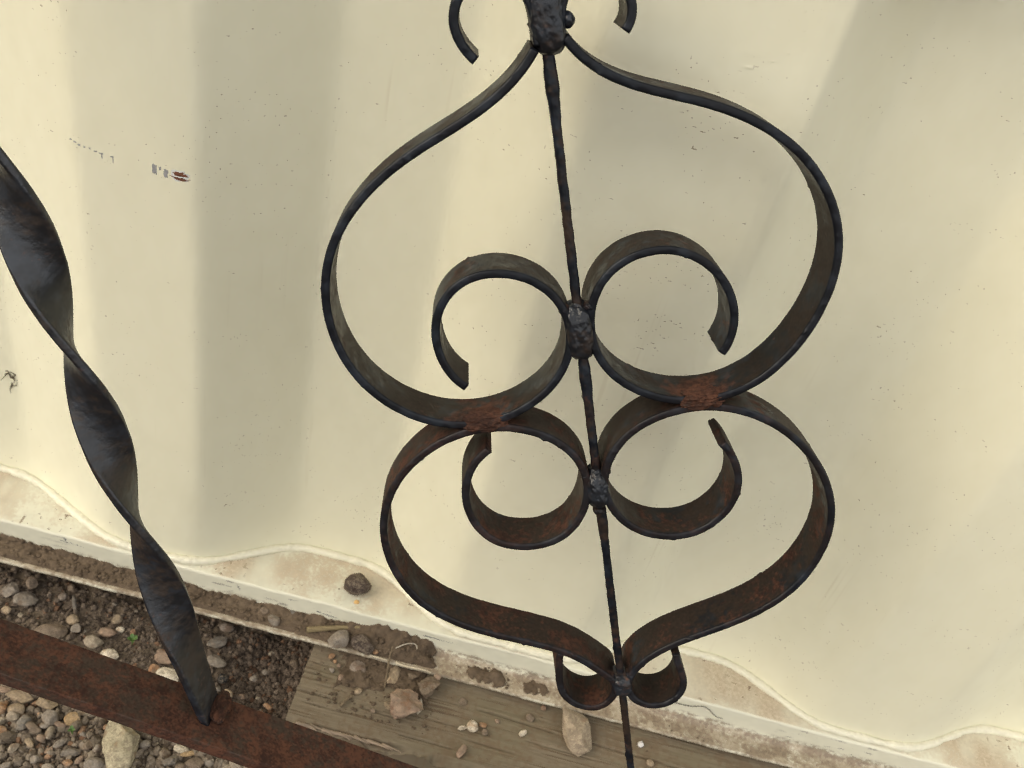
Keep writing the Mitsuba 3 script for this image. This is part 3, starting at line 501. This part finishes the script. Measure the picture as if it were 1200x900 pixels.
SPEC = [
    (-109.7, 17.7, 5.5, -12.0, 8.3, 7.8, 6.7, 'dark', 'stone', 'dark brown wet-looking stone lying on the cream ledge in the container recess'),
    (-111.9, -13.1, -14.7, -1.0, 6.4, 5.9, 5.1, 'grey', 'stone', 'rounded grey stone bridging the flange lip above the cut end of the timber'),
    (-96.0, -12.3, -14.6, 2.0, 7.4, 5.7, 5.2, 'dark', 'stone', 'dark brown rounded stone wedged in the soil heap on the flange'),
    (-156.1, -10.2, -16.7, -17.0, 4.7, 3.0, 2.4, 'grey', 'stone', 'small grey stone half sunk in the flange soil beside the slate piece'),
    (-146.4, -1.3, -16.9, -14.0, 5.3, 3.1, 2.1, 'slate', 'stone', 'blue grey slate piece at the back of the flange soil'),
    (-164.5, -4.8, -17.0, -18.0, 3.5, 2.5, 2.0, 'brown', 'stone', 'small squarish stone at the back edge of the flange soil'),
    (-94.3, -22.5, -25.2, 44.0, 5.6, 4.6, 2.4, 'mauve', 'stone', 'flat mauve grey stone on the timber just below the flange lip'),
    (-70.9, -21.7, -24.9, 90.0, 6.7, 3.4, 2.7, 'tan', 'stone', 'tan wedge-shaped stone beside the upright twig on the timber'),
    (-60.3, -42.9, -21.1, -17.0, 12.0, 9.3, 7.9, 'pink', 'stone', 'lumpy pinkish brown stone, largest stone on the timber left of the scrolls'),
    (-68.5, -43.6, -25.8, -7.0, 4.7, 2.4, 1.6, 'tan', 'stone', 'tan chip leaning on the left side of the lumpy pinkish stone'),
    (-49.3, -39.0, -26.1, 92.0, 5.6, 1.7, 1.1, 'white', 'stone', 'white flake standing against the right side of the lumpy pinkish stone'),
    (-47.9, -25.6, -22.6, 3.0, 7.9, 6.8, 5.8, 'soil', 'soil clod', 'brown clod of dried soil against the flange lip right of the lumpy stone'),
    (-59.3, -19.6, -24.9, -2.0, 4.1, 3.1, 2.8, 'soil', 'soil clod', 'dull brown clod behind the lumpy pinkish stone'),
    (-13.8, -43.4, -24.7, -4.0, 3.4, 3.2, 3.1, 'white', 'pebble', 'round off-white pebble on the middle of the timber'),
    (-19.8, -45.2, -26.5, 28.0, 2.9, 1.3, 0.7, 'white', 'pebble', 'flat off-white chip touching the round off-white pebble'),
    (-7.4, -40.1, -26.0, 1.0, 2.3, 1.6, 1.3, 'orange', 'pebble', 'tiny orange brown pebble right of the round off-white pebble'),
    (-5.5, -44.5, -25.9, 1.0, 2.2, 1.8, 1.5, 'brown', 'pebble', 'tiny dark pebble below the orange brown one on the timber'),
    (-17.3, -61.2, -25.6, 80.0, 4.4, 2.3, 1.8, 'pink', 'pebble', 'reddish brown pebble near the front edge of the timber'),
    (18.8, -38.3, -25.9, 58.0, 2.6, 1.7, 1.5, 'white', 'pebble', 'small bright white pebble alone on the timber'),
    (1.3, -34.4, -26.3, -34.0, 1.6, 1.1, 1.0, 'pink', 'pebble', 'tiny pinkish crumb on the long crack of the timber'),
    (29.6, -16.9, -25.9, -4.0, 1.8, 1.7, 1.4, 'pink', 'pebble', 'tiny pink pebble under the flange lip near the small scroll'),
    (22.2, -26.1, -25.9, -8.0, 3.0, 2.5, 1.4, 'brown', 'pebble', 'dull brown crumb on the timber below the flange lip'),
    (-23.5, -27.0, -26.2, -8.0, 3.0, 2.2, 1.0, 'soil', 'pebble', 'dull brown flake on the timber left of the middle'),
    (52.7, -30.4, -22.0, -60.0, 16.3, 9.7, 6.6, 'paletan', 'stone', 'pointed pale tan stone beside the thin rod, largest on the timber'),
    (96.2, -24.7, -25.7, -23.0, 1.9, 2.3, 1.7, 'quartz', 'pebble', 'glossy clear quartz bead right of the thin rod'),
    (103.0, -36.2, -25.7, -14.0, 2.4, 2.0, 1.8, 'tan', 'pebble', 'small tan cube-like chip low on the timber right of the rod'),
    (-113.6, -19.2, -25.9, 55.0, 2.1, 1.6, 1.5, 'orange', 'pebble', 'orange pebble at the cut end of the timber, topmost of its cluster'),
    (-110.4, -22.0, -26.3, -13.0, 1.3, 1.1, 1.0, 'orange', 'pebble', 'tiny deep orange pebble in the cluster on the timber end'),
    (-107.4, -24.5, -26.3, -13.0, 1.3, 1.1, 1.0, 'pink', 'pebble', 'tiny pale orange pebble in the cluster on the timber end'),
    (-110.6, -29.0, -25.9, -4.0, 1.8, 1.6, 1.4, 'grey', 'pebble', 'small whitish pebble left in the cluster on the timber end'),
    (-103.2, -32.8, -25.8, -21.0, 2.1, 1.8, 1.6, 'pink', 'pebble', 'pinkish white pebble lowest of the cluster on the timber end'),
    (-90.0, -38.9, -26.1, 46.0, 2.5, 1.6, 1.3, 'tan', 'pebble', 'tan pebble on the timber above the brown sliver'),
    (-77.4, -49.6, -26.2, -4.0, 1.7, 1.3, 1.0, 'brown', 'pebble', 'small grey brown pebble on the timber below the mauve stone'),
    (-90.0, -31.0, -26.4, 76.0, 2.2, 1.0, 0.8, 'grey', 'pebble', 'pale crumb on the timber between mauve stone and sliver'),
    (-86.7, -13.5, -17.5, -4.0, 1.8, 1.4, 1.3, 'orange', 'pebble', 'orange crumb on the soil heap of the flange'),
    (-43.1, -19.8, -17.4, 1.0, 2.3, 1.7, 1.5, 'pink', 'pebble', 'pinkish crumb on the right end of the flange soil heap'),
    (-79.7, -9.4, -17.4, -4.0, 1.8, 1.7, 1.4, 'tan', 'pebble', 'small tan crumb on the soil heap behind the twig'),
    (-216.5, -100.5, -43.7, -44.0, 16.8, 10.3, 7.0, 'cream', 'stone', 'large pale cream stone in front of the rusty bottom rail'),
    (-324.6, -9.0, -46.7, 30.0, 3.6, 4.2, 3.1, 'brown', 'pebble', 'rounded brown pebble under the flange lip far left'),
    (-334.2, -18.8, -46.7, 60.0, 5.3, 4.5, 3.0, 'grey', 'stone', 'grey angular stone half buried at the left edge'),
    (-321.3, -21.9, -46.7, 1.0, 7.0, 5.9, 3.0, 'grey', 'stone', 'broad pale grey stone half buried behind the rusty rail, at left'),
    (-328.2, -33.0, -47.4, 6.0, 3.3, 2.7, 2.1, 'tan', 'pebble', 'small tan pebble at the left picture edge behind the rail'),
    (-294.1, -42.2, -45.9, 41.0, 9.8, 6.0, 4.1, 'brown', 'stone', 'large flat brown stone touching the back of the rusty rail'),
    (-285.9, -27.8, -46.8, 7.0, 3.8, 3.2, 2.9, 'tan', 'pebble', 'tan rounded pebble above the large flat brown stone'),
    (-280.4, -33.7, -46.9, -4.0, 3.6, 3.0, 2.8, 'grey', 'pebble', 'round grey pebble right of the large flat brown stone'),
    (-265.1, -39.7, -46.3, 5.0, 6.1, 4.2, 3.6, 'greytan', 'pebble', 'smooth tan grey oval pebble behind the rusty rail'),
    (-260.3, -19.5, -47.0, 6.0, 3.4, 3.0, 2.7, 'tan', 'pebble', 'pale rounded pebble left of the seedling'),
    (-254.8, -25.9, -47.6, 32.0, 2.6, 2.1, 1.9, 'white', 'pebble', 'small white grey pebble near the seedling'),
    (-260.7, -30.4, -46.8, -4.0, 5.4, 3.6, 2.9, 'pink', 'pebble', 'pinkish angular stone left of the seedling'),
    (-251.8, -45.5, -46.6, -2.0, 5.8, 3.5, 3.2, 'white', 'pebble', 'pale cream half-hidden pebble at the back of the rusty rail'),
    (-221.4, -47.3, -47.1, 50.0, 3.4, 2.8, 2.6, 'orange', 'pebble', 'tan pebble at the rail left of the twisted bar foot'),
    (-210.3, -49.3, -46.9, -5.0, 8.3, 4.2, 2.8, 'white', 'stone', 'pale pinkish wedge stone behind the foot of the twisted bar'),
    (-220.1, -37.7, -46.9, -17.0, 7.0, 4.1, 2.8, 'pink', 'stone', 'pinkish grey stone left of the twisted bar above its foot'),
    (-291.0, -16.2, -48.1, -54.0, 7.3, 1.4, 1.2, 'slate', 'stone', 'thin upright dark slate splinter in the soil'),
    (-191.0, -16.1, -47.2, 43.0, 7.7, 3.6, 2.4, 'slate', 'stone', 'slate grey wedge stone right of the twisted bar'),
    (-190.5, -4.0, -46.9, 17.0, 4.5, 3.0, 2.8, 'mauve', 'pebble', 'mauve rounded pebble under the lip right of the twisted bar'),
    (-186.6, -30.9, -46.8, -8.0, 6.2, 4.3, 2.9, 'grey', 'stone', 'dull grey stone right of the twisted bar low down'),
    (-159.8, -35.7, -47.6, 1.0, 2.3, 2.2, 1.8, 'grey', 'pebble', 'grey pebble in the dark soil near the cut end of the timber'),
    (-171.5, -51.0, -47.4, -12.0, 3.8, 2.3, 2.1, 'tan', 'pebble', 'cream pebble at the rail right of the twisted bar foot'),
    (-143.9, -52.1, -48.0, -8.0, 3.0, 1.5, 1.4, 'orange', 'pebble', 'small reddish pebble at the rail left of the timber'),
    (-178.2, -41.6, -47.0, 6.0, 3.3, 3.0, 2.7, 'black', 'stone', 'black stone in shade between twisted bar and timber'),
    (-214.3, -6.1, -47.4, 73.0, 5.1, 2.6, 2.1, 'pink', 'pebble', 'small pinkish brown stone in the dark soil behind the bar'),
    (-286.8, -87.4, -47.2, -1.0, 9.8, 3.4, 2.3, 'tan', 'stone', 'long tan oval stone under the front edge of the rusty rail'),
    (-271.1, -87.6, -47.4, -5.0, 6.3, 3.1, 2.1, 'tan', 'stone', 'tan flat stone right of the long oval stone'),
    (-299.6, -84.9, -47.6, -4.0, 5.1, 2.7, 1.8, 'pink', 'stone', 'pinkish stone at the left edge under the rail'),
    (-285.1, -95.7, -46.7, -9.0, 5.3, 3.4, 3.1, 'tan', 'stone', 'beige blocky stone in the front gravel, upper one of two'),
    (-284.7, -100.0, -47.1, 37.0, 3.2, 3.2, 2.6, 'greytan', 'stone', 'beige grey blocky stone in the front gravel, lower one of two'),
    (-263.6, -95.0, -46.4, 54.0, 4.6, 4.2, 3.5, 'grey', 'stone', 'grey angular stone in the middle of the front gravel'),
    (-250.9, -92.9, -46.6, 9.0, 5.0, 3.5, 3.2, 'honey', 'pebble', 'smooth honey coloured pebble under the rusty rail'),
    (-256.2, -97.1, -48.1, 8.0, 4.0, 1.7, 1.2, 'pink', 'pebble', 'flat pink stone below the honey coloured pebble'),
    (-247.8, -86.8, -48.4, -4.0, 5.1, 1.4, 0.8, 'greytan', 'pebble', 'grey flat sliver of stone under the rail right of the honey pebble'),
    (-269.9, -103.7, -47.4, -9.0, 5.3, 2.5, 2.1, 'brown', 'pebble', 'brown rounded stone in the front gravel'),
    (-264.5, -100.3, -47.6, 16.0, 2.9, 2.0, 1.8, 'grey', 'pebble', 'whitish grey small stone left of the grey angular stone'),
    (-259.9, -103.7, -47.6, 98.0, 3.9, 2.1, 1.9, 'greytan', 'pebble', 'pale wedge pebble below the grey angular stone'),
    (-285.3, -110.5, -47.3, -1.0, 3.7, 2.5, 2.3, 'orange', 'pebble', 'orange brown pebble at the left edge of the front gravel'),
    (-293.2, -97.3, -46.9, -11.0, 3.7, 3.2, 2.9, 'orange', 'pebble', 'rusty brown pebble at the left edge higher up'),
    (-267.6, -112.4, -48.0, -31.0, 3.7, 1.5, 1.4, 'tan', 'pebble', 'pale tan pebble low in the front gravel'),
    (-262.6, -108.4, -47.6, 30.0, 2.3, 2.3, 1.8, 'pink', 'pebble', 'pink granular pebble in the front gravel'),
    (-240.5, -118.2, -47.9, 15.0, 3.3, 1.9, 1.5, 'orange', 'pebble', 'orange flat pebble at the bottom edge'),
    (-235.7, -114.7, -48.0, 64.0, 2.8, 1.5, 1.4, 'pink', 'pebble', 'small reddish pebble beside the orange flat pebble'),
    (-234.9, -105.1, -47.7, 72.0, 3.9, 2.3, 1.8, 'brown', 'pebble', 'brown oblong stone left of the large cream stone'),
    (-229.3, -105.9, -47.5, 27.0, 2.8, 2.2, 2.0, 'grey', 'pebble', 'grey cube-like stone touching the large cream stone'),
    (-226.5, -115.3, -47.1, 34.0, 5.1, 3.7, 2.5, 'grey', 'stone', 'broad grey stone at the bottom edge left of the cream stone'),
    (-204.4, -96.2, -47.4, 70.0, 2.7, 2.5, 2.2, 'grey', 'pebble', 'grey rounded pebble right of the large cream stone'),
    (-183.3, -93.5, -47.7, 2.0, 4.7, 2.1, 1.7, 'white', 'pebble', 'white and tan pebble under the rail right of the cream stone'),
    (-177.5, -94.5, -48.2, 28.0, 4.9, 1.5, 1.0, 'honey', 'pebble', 'amber orange chip under the rail'),
    (-170.9, -99.9, -47.4, 15.0, 5.9, 3.1, 2.1, 'brown', 'stone', 'brown grey rounded stone at the bottom edge under the rail'),
    (-186.2, -102.5, -47.4, 39.0, 4.0, 2.7, 2.2, 'slate', 'stone', 'blue grey stone at the bottom edge'),
    (-151.0, -96.5, -47.9, 15.0, 4.0, 1.9, 1.5, 'greytan', 'stone', 'pale olive stone at the bottom right end of the gravel'),
    (-276.9, -102.5, -47.0, 54.0, 4.5, 3.4, 2.7, 'slate', 'stone', 'dark blue grey stone in the front gravel at left'),
    (-242.3, -112.0, -48.0, 28.0, 5.1, 2.2, 1.3, 'grey', 'stone', 'flat grey slab low in the front gravel'),
    (-251.0, -107.6, -48.2, 57.0, 4.2, 1.8, 1.0, 'grey', 'pebble', 'grey slanted flake left of the honey pebble'),
    (-273.8, -117.7, -47.6, 68.0, 3.4, 2.0, 1.8, 'greytan', 'pebble', 'small tan pebble at the left edge low down'),
    (-271.9, -128.0, -47.8, 35.0, 3.1, 2.0, 1.6, 'grey', 'pebble', 'white grey pebble at the bottom left edge'),
    (-259.4, -121.4, -47.6, 38.0, 2.7, 2.0, 1.8, 'grey', 'pebble', 'grey oval pebble low between gravel and soil'),
]
for i, (x, y, z, yaw, a, b, c, col, cat, lab) in enumerate(SPEC):
    k_ = thing('stone' if cat == 'stone' else 'pebble' if cat == 'pebble' else 'soil_clod', lab, cat)
    big = max(a, b) > 8
    if 'lumpy' in lab: sh = mikit.ply(stone_mesh(77, 4, 9, rough=0.42), smooth=25)
    elif 'large pale cream' in lab: sh = mikit.ply(stone_mesh(92, 4, 14, rough=0.22), smooth=25)
    elif 'pointed pale' in lab:
        m_ = stone_mesh(63, 4, 12, rough=0.12); vv = m_.vertices; vv[:, 1] *= 1 - 0.35 * np.abs(vv[:, 0]) ** 1.5; m_.vertices = vv; sh = mikit.ply(m_, smooth=25)
    else: sh = (ROUND if cat == 'pebble' and i % 3 else SHARP)[i % (6 if cat == 'pebble' and i % 3 else 8)]
    put(k_, {**sh, 'bsdf': {'type': 'ref', 'id': 'stone_' + col}, 'to_world': place(x * 1e-3, y * 1e-3, z * 1e-3, yaw, a * 1.1e-3, b * 1.22e-3, c * 1.1e-3, tuple(rng.uniform(-12, 12, 2)))})
# scattered pebbles of the gravel: individuals where they show, then fine grit as one mass
taken = [(s[0] * 1e-3, s[1] * 1e-3, max(s[4], s[5]) * 1e-3) for s in SPEC if s[2] < -30]
LOWR = [mikit.ply(stone_mesh(s + 40, 2, 4, rough=0.10), smooth=True) for s in range(5)] + [mikit.ply(stone_mesh(s + 50, 2, 9, rough=0.10), smooth=30) for s in range(6)]
def scatter(n, xr_, yr_, r0, r1, gap, cols, group, lab, tries=9000):
    done = 0
    for _ in range(tries):
        if done >= n: break
        x, y = rng.uniform(*xr_), rng.uniform(*yr_); r = r0 + (r1 - r0) * rng.random() ** 2.2
        if x > -0.131 and y > -0.0735: continue
        if any((x - q[0]) ** 2 + (y - q[1]) ** 2 < ((r + q[2]) * gap) ** 2 for q in taken): continue
        taken.append((x, y, r)); done += 1
        col = cols[int(rng.integers(len(cols)))]
        word = dict(greytan='greyish tan', soil='dull brown', slate='blue grey', mauve='mauve grey').get(col, col)
        k_ = thing('pebble', lab.replace('small', 'small ' + word), 'pebble', group.replace('small', 'small ' + word))
        a, b, c = r, r * rng.uniform(0.6, 0.95), r * rng.uniform(0.45, 0.8)
        put(k_, {**LOWR[int(rng.integers(len(LOWR)))], 'bsdf': {'type': 'ref', 'id': 'stone_' + col},
                 'to_world': place(x, y, float(soil_z(np.array(x), np.array(y))) + c * 0.45, rng.uniform(0, 360), a, b, c, tuple(rng.uniform(-30, 30, 2)))})
MIXC = ['grey', 'greytan', 'brown', 'tan', 'grey', 'pink', 'slate', 'soil', 'greytan', 'brown', 'mauve', 'tan', 'brown']
scatter(230, (-0.345, -0.15), (-0.150, -0.076), 0.0016, 0.0044, 0.78, MIXC, 'small pebbles in the gravel in front of the rusty rail', 'small pebble packed in the gravel in front of the rusty bottom rail')
scatter(90, (-0.40, -0.130), (-0.076, 0.004), 0.0016, 0.0042, 0.85, ['brown', 'soil', 'grey', 'greytan', 'soil', 'brown', 'mauve', 'pink'], 'small pebbles in the soil behind the rusty rail', 'small pebble lying in the brown soil between rusty rail and container')
def grit(n, xr_, yr_, r0, r1, seed, cmin, cmax):
    rg = np.random.default_rng(seed); base = [trimesh.creation.icosphere(subdivisions=1) for _ in range(1)][0]
    tv = []
    for s in range(8):
        v = base.vertices * (1 + 0.45 * (np.random.default_rng(s).random(len(base.vertices)) - 0.5))[:, None]; tv.append(v)
    tv = np.array(tv); k = len(base.vertices)
    x = rg.uniform(*xr_, n); y = rg.uniform(*yr_, n); ok = ~((x > -0.129) & (y > -0.0718)); x, y = x[ok], y[ok]; n = len(x)
    r = r0 + (r1 - r0) * rg.random(n) ** 3
    Q = np.linalg.qr(rg.normal(size=(n, 3, 3)))[0]
    v = tv[rg.integers(8, size=n)] * np.stack([r, r * rg.uniform(.6, 1, n), r * rg.uniform(.5, .9, n)], 1)[:, None]
    v = np.einsum('nij,nkj->nki', Q, v) + np.stack([x, y, soil_z(x, y) + 0.25 * r], 1)[:, None]
    f = base.faces[None] + (np.arange(n) * k)[:, None, None]
    t = rg.random((n, 1)); c = np.array(cmin) * (1 - t) + np.array(cmax) * t; c *= rg.uniform(0.75, 1.2, (n, 1))
    warm = rg.random(n) < 0.07; c[warm] *= [1.35, 1.03, 0.85]
    return v.reshape(-1, 3), f.reshape(-1, 3), np.repeat(c, k, 0)
parts = [grit(9000, (-0.345, -0.10), (-0.165, -0.070), 0.0006, 0.0032, 1, (.08, .06, .044), (.23, .19, .145)), grit(6500, (-0.42, -0.128), (-0.078, 0.012), 0.0006, 0.0024, 2, (.055, .041, .031), (.15, .118, .09)),
         grit(2600, (-0.180, -0.128), (-0.066, 0.0), 0.0007, 0.0028, 3, (.040, .030, .023), (.115, .088, .066)), grit(9000, (-0.9, 0.8), (-0.7, -0.07), 0.0012, 0.0060, 4, (.09, .07, .05), (.30, .25, .19))]
off, Vv, Ff, Cc = 0, [], [], []
for v, f, c in parts: Vv.append(v); Ff.append(f + off); Cc.append(c); off += len(v)
scene['grit'] = bump({'type': 'principled', 'base_color': {'type': 'mesh_attribute', 'name': 'vertex_color'}, 'roughness': 0.9, 'specular': 0.15}, lambda p, n, uv: 0.0005 * fbm(p.x * 900, p.y * 900, p.z * 900, 3))
k_ = thing('gravel', 'fine grit and soil crumbs covering the ground', 'gravel', kind='stuff')
put(k_, mikit.ply((np.vstack(Vv), np.vstack(Ff)), 'grit', smooth=False, color=np.vstack(Cc)))

# twigs, splinters, roots, seedlings, clinging debris
mat('twig', lambda p, n, uv: mix((0.075, 0.055, 0.036), (0.20, 0.155, 0.10), fbm(p.x * 500, p.y * 500, p.z * 500, 3)), 0.85, 0.2)
mat('stick', lambda p, n, uv: mix((0.11, 0.085, 0.045), (0.25, 0.20, 0.115), fbm(p.x * 90, p.y * 900, p.z * 900, 3)), 0.85, 0.2)
mat('straw', (0.46, 0.40, 0.29), 0.7, 0.3); mat('fibre', (0.030, 0.026, 0.018), 0.6, 0.4); mat('root', (0.40, 0.36, 0.29), 0.7, 0.3)
mat('splinter', lambda p, n, uv: mix((0.10, 0.085, 0.07), (0.36, 0.27, 0.19), fbm(p.x * 140, p.y * 700, p.z * 700, 3)), 0.85, 0.2)
def item(name, lab, cat, pts, r, m, n=14, sides=7, taper=0.3, group=None):
    k_ = thing(name, lab, cat, group); put(k_, mikit.ply(tube(np.array(pts) * 1e-3, r * 1e-3, sides, n, taper), m, smooth=True))
item('stick', 'thick tan broken stick lying on the flange soil', 'stick', [(-134, -11.5, -16), (-118, -6, -14.5), (-101, -1.5, -13)], 2.0, 'stick', taper=0.35, sides=9)
item('twig', 'thin grey twig hanging over the flange lip onto the timber', 'twig', [(-76.5, -3.5, -12.5), (-76.6, -15.8, -17.5), (-75.5, -24, -23), (-74.6, -32, -25.6)], 0.75, 'twig', taper=0.25)
item('twig', 'short brown sliver lying on the timber near its cut end', 'twig', [(-97.6, -52.5, -25.8), (-95.5, -48, -25.2), (-92.6, -43.8, -25.4)], 1.0, 'twig', taper=0.3)
item('straw', 'pale flattened straw along the lip right of the twig', 'straw', [(-72, -16.2, -19.0), (-62, -16.6, -19.6), (-52, -16.2, -19.4), (-48, -16.4, -19.8)], 0.8, 'straw', taper=0.6)
item('straw', 'pale splinter lying along the lip left of the twig', 'straw', [(-90, -15.6, -19.6), (-82, -16.0, -19.2), (-77.5, -16.2, -19.2)], 0.7, 'straw', taper=0.5)
item('root_fibre', 'white curled root fibre on the flange soil', 'root', [(-74.5, -10.5, -12.2), (-70, -7.5, -10.6), (-66, -5.8, -9.8), (-62.5, -5.5, -10), (-61.0, -8.0, -11.2)], 0.35, 'root')
item('fibre', 'thin dark hair-like fibre on the rail right of the lowest scroll', 'fibre', [(108, -0.6, -7.6), (116, -0.9, -6.4), (126, -1.0, -4.6), (131, -0.9, -2.6), (137, -0.9, -6.0), (146.5, -1.1, -9.6)], 0.26, 'fibre', taper=0.2)
k_ = thing('splinter_strip', 'torn grey and tan splinters along the front edge of the timber', 'splinter')
sp = []
for s in range(14):
    rg = np.random.default_rng(s + 300); x0 = -0.121 + s * 0.0042 + rg.uniform(-.001, .001); L = rg.uniform(0.008, 0.018)
    sp.append(tube(np.array([(x0, -0.0690 + rg.uniform(-.001, .001), -0.0285), (x0 + L * .5, -0.0694, -0.0280 + rg.uniform(-.0006, .0004)), (x0 + L, -0.0698 - rg.uniform(0, .001), -0.0290)]), rg.uniform(0.0006, 0.0014), 5, 8, 0.6))
put(k_, mikit.ply(catmesh(sp), 'splinter', smooth=True))
mat('leaf', lambda p, n, uv: mix((0.04, 0.09, 0.02), (0.09, 0.155, 0.04), fbm(p.x * 600, p.y * 600, p.z * 600, 3)), 0.5, 0.4)
def seedling(x, y, z, s, lab, sd):
    k_ = thing('seedling', lab, 'seedling'); rg = np.random.default_rng(sd)
    put(k_ + '__stem', mikit.ply(tube(np.array([(x, y, z - 0.002), (x, y, z + 0.003 * s), (x + 0.0004, y, z + 0.005 * s)]), 0.0003, 5, 8), 'leaf', smooth=True))
    for i in range(6):
        a = i * 1.05 + rg.uniform(-.3, .3); L = 0.0042 * s * rg.uniform(.7, 1.1); W = L * 0.42
        t = np.linspace(0, 1, 7); wd = W * np.sin(np.pi * np.clip(t * 0.9 + 0.08, 0, 1)); zz = 0.0022 * s * np.sin(t * 2.0)
        c = np.stack([x + np.cos(a) * L * t, y + np.sin(a) * L * t, z + 0.0045 * s + zz - 0.0012 * (i % 2)], 1); side_ = np.array([-np.sin(a), np.cos(a), 0])
        v = np.concatenate([c + wd[:, None] * side_ + [0, 0, .0003], c, c - wd[:, None] * side_ + [0, 0, .0003]]); j = np.arange(6)
        q_ = np.vstack([np.stack([j, j + 1, j + 8, j + 7], 1), np.stack([j + 7, j + 8, j + 15, j + 14], 1)])
        put(k_ + '__leaf', mikit.ply((v, q_), 'leaf', smooth=True))
seedling(-0.2427, -0.0337, -0.046, 0.85, 'tiny bright green seedling in the soil behind the rusty rail', 1)
seedling(-0.2470, -0.1012, -0.046, 0.6, 'tiny dull green seedling in the gravel in front of the rusty rail', 2)
k_ = thing('dried_moss', 'dark dried moss tuft clinging to the container at the left picture edge', 'moss')
ms = []
mat('moss', lambda p, n, uv: mix((0.03, 0.024, 0.014), (0.10, 0.075, 0.045), fbm(p.x * 700, p.y * 700, p.z * 700, 3)), 0.9, 0.2)
for s in range(17):
    rg = np.random.default_rng(s + 500); x = -0.3560 + 0.006 * rg.random() + 0.0002 * s; z = 0.091 - 0.013 * rg.random() * (0.4 + s / 26)
    y = wall_y(x) + float(wall_dent(np.array(x), np.array(z))) - 0.0005
    d = rg.normal(size=(3, 3)) * [0.0015, 0.0006, 0.0019]; d[:, 1] = -np.abs(d[:, 1])
    ms.append(tube(np.array([(x, y + .0004, z), (x + d[0, 0], y + d[0, 1], z + d[0, 2]), (x + d[0, 0] + d[1, 0], y + d[0, 1] + d[1, 1], z + d[0, 2] - abs(d[1, 2]))]), 0.00034, 5, 7, 0.5))
put(k_, mikit.ply(catmesh(ms), 'moss', smooth=True))
k_ = thing('rust_blister', 'tiny orange rust blister on the ledge below the dark stone', 'rust spot')
mat('blister', lambda p, n, uv: mix((0.35, 0.17, 0.05), (0.62, 0.45, 0.2), fbm(p.x * 900, p.y * 900, 1.0, 3)), 0.6, 0.3)
put(k_, {**ROUND[1], 'bsdf': {'type': 'ref', 'id': 'blister'}, 'to_world': place(-0.1074, 0.0075, 0.0006, 20, .0019, .0017, .0011)})
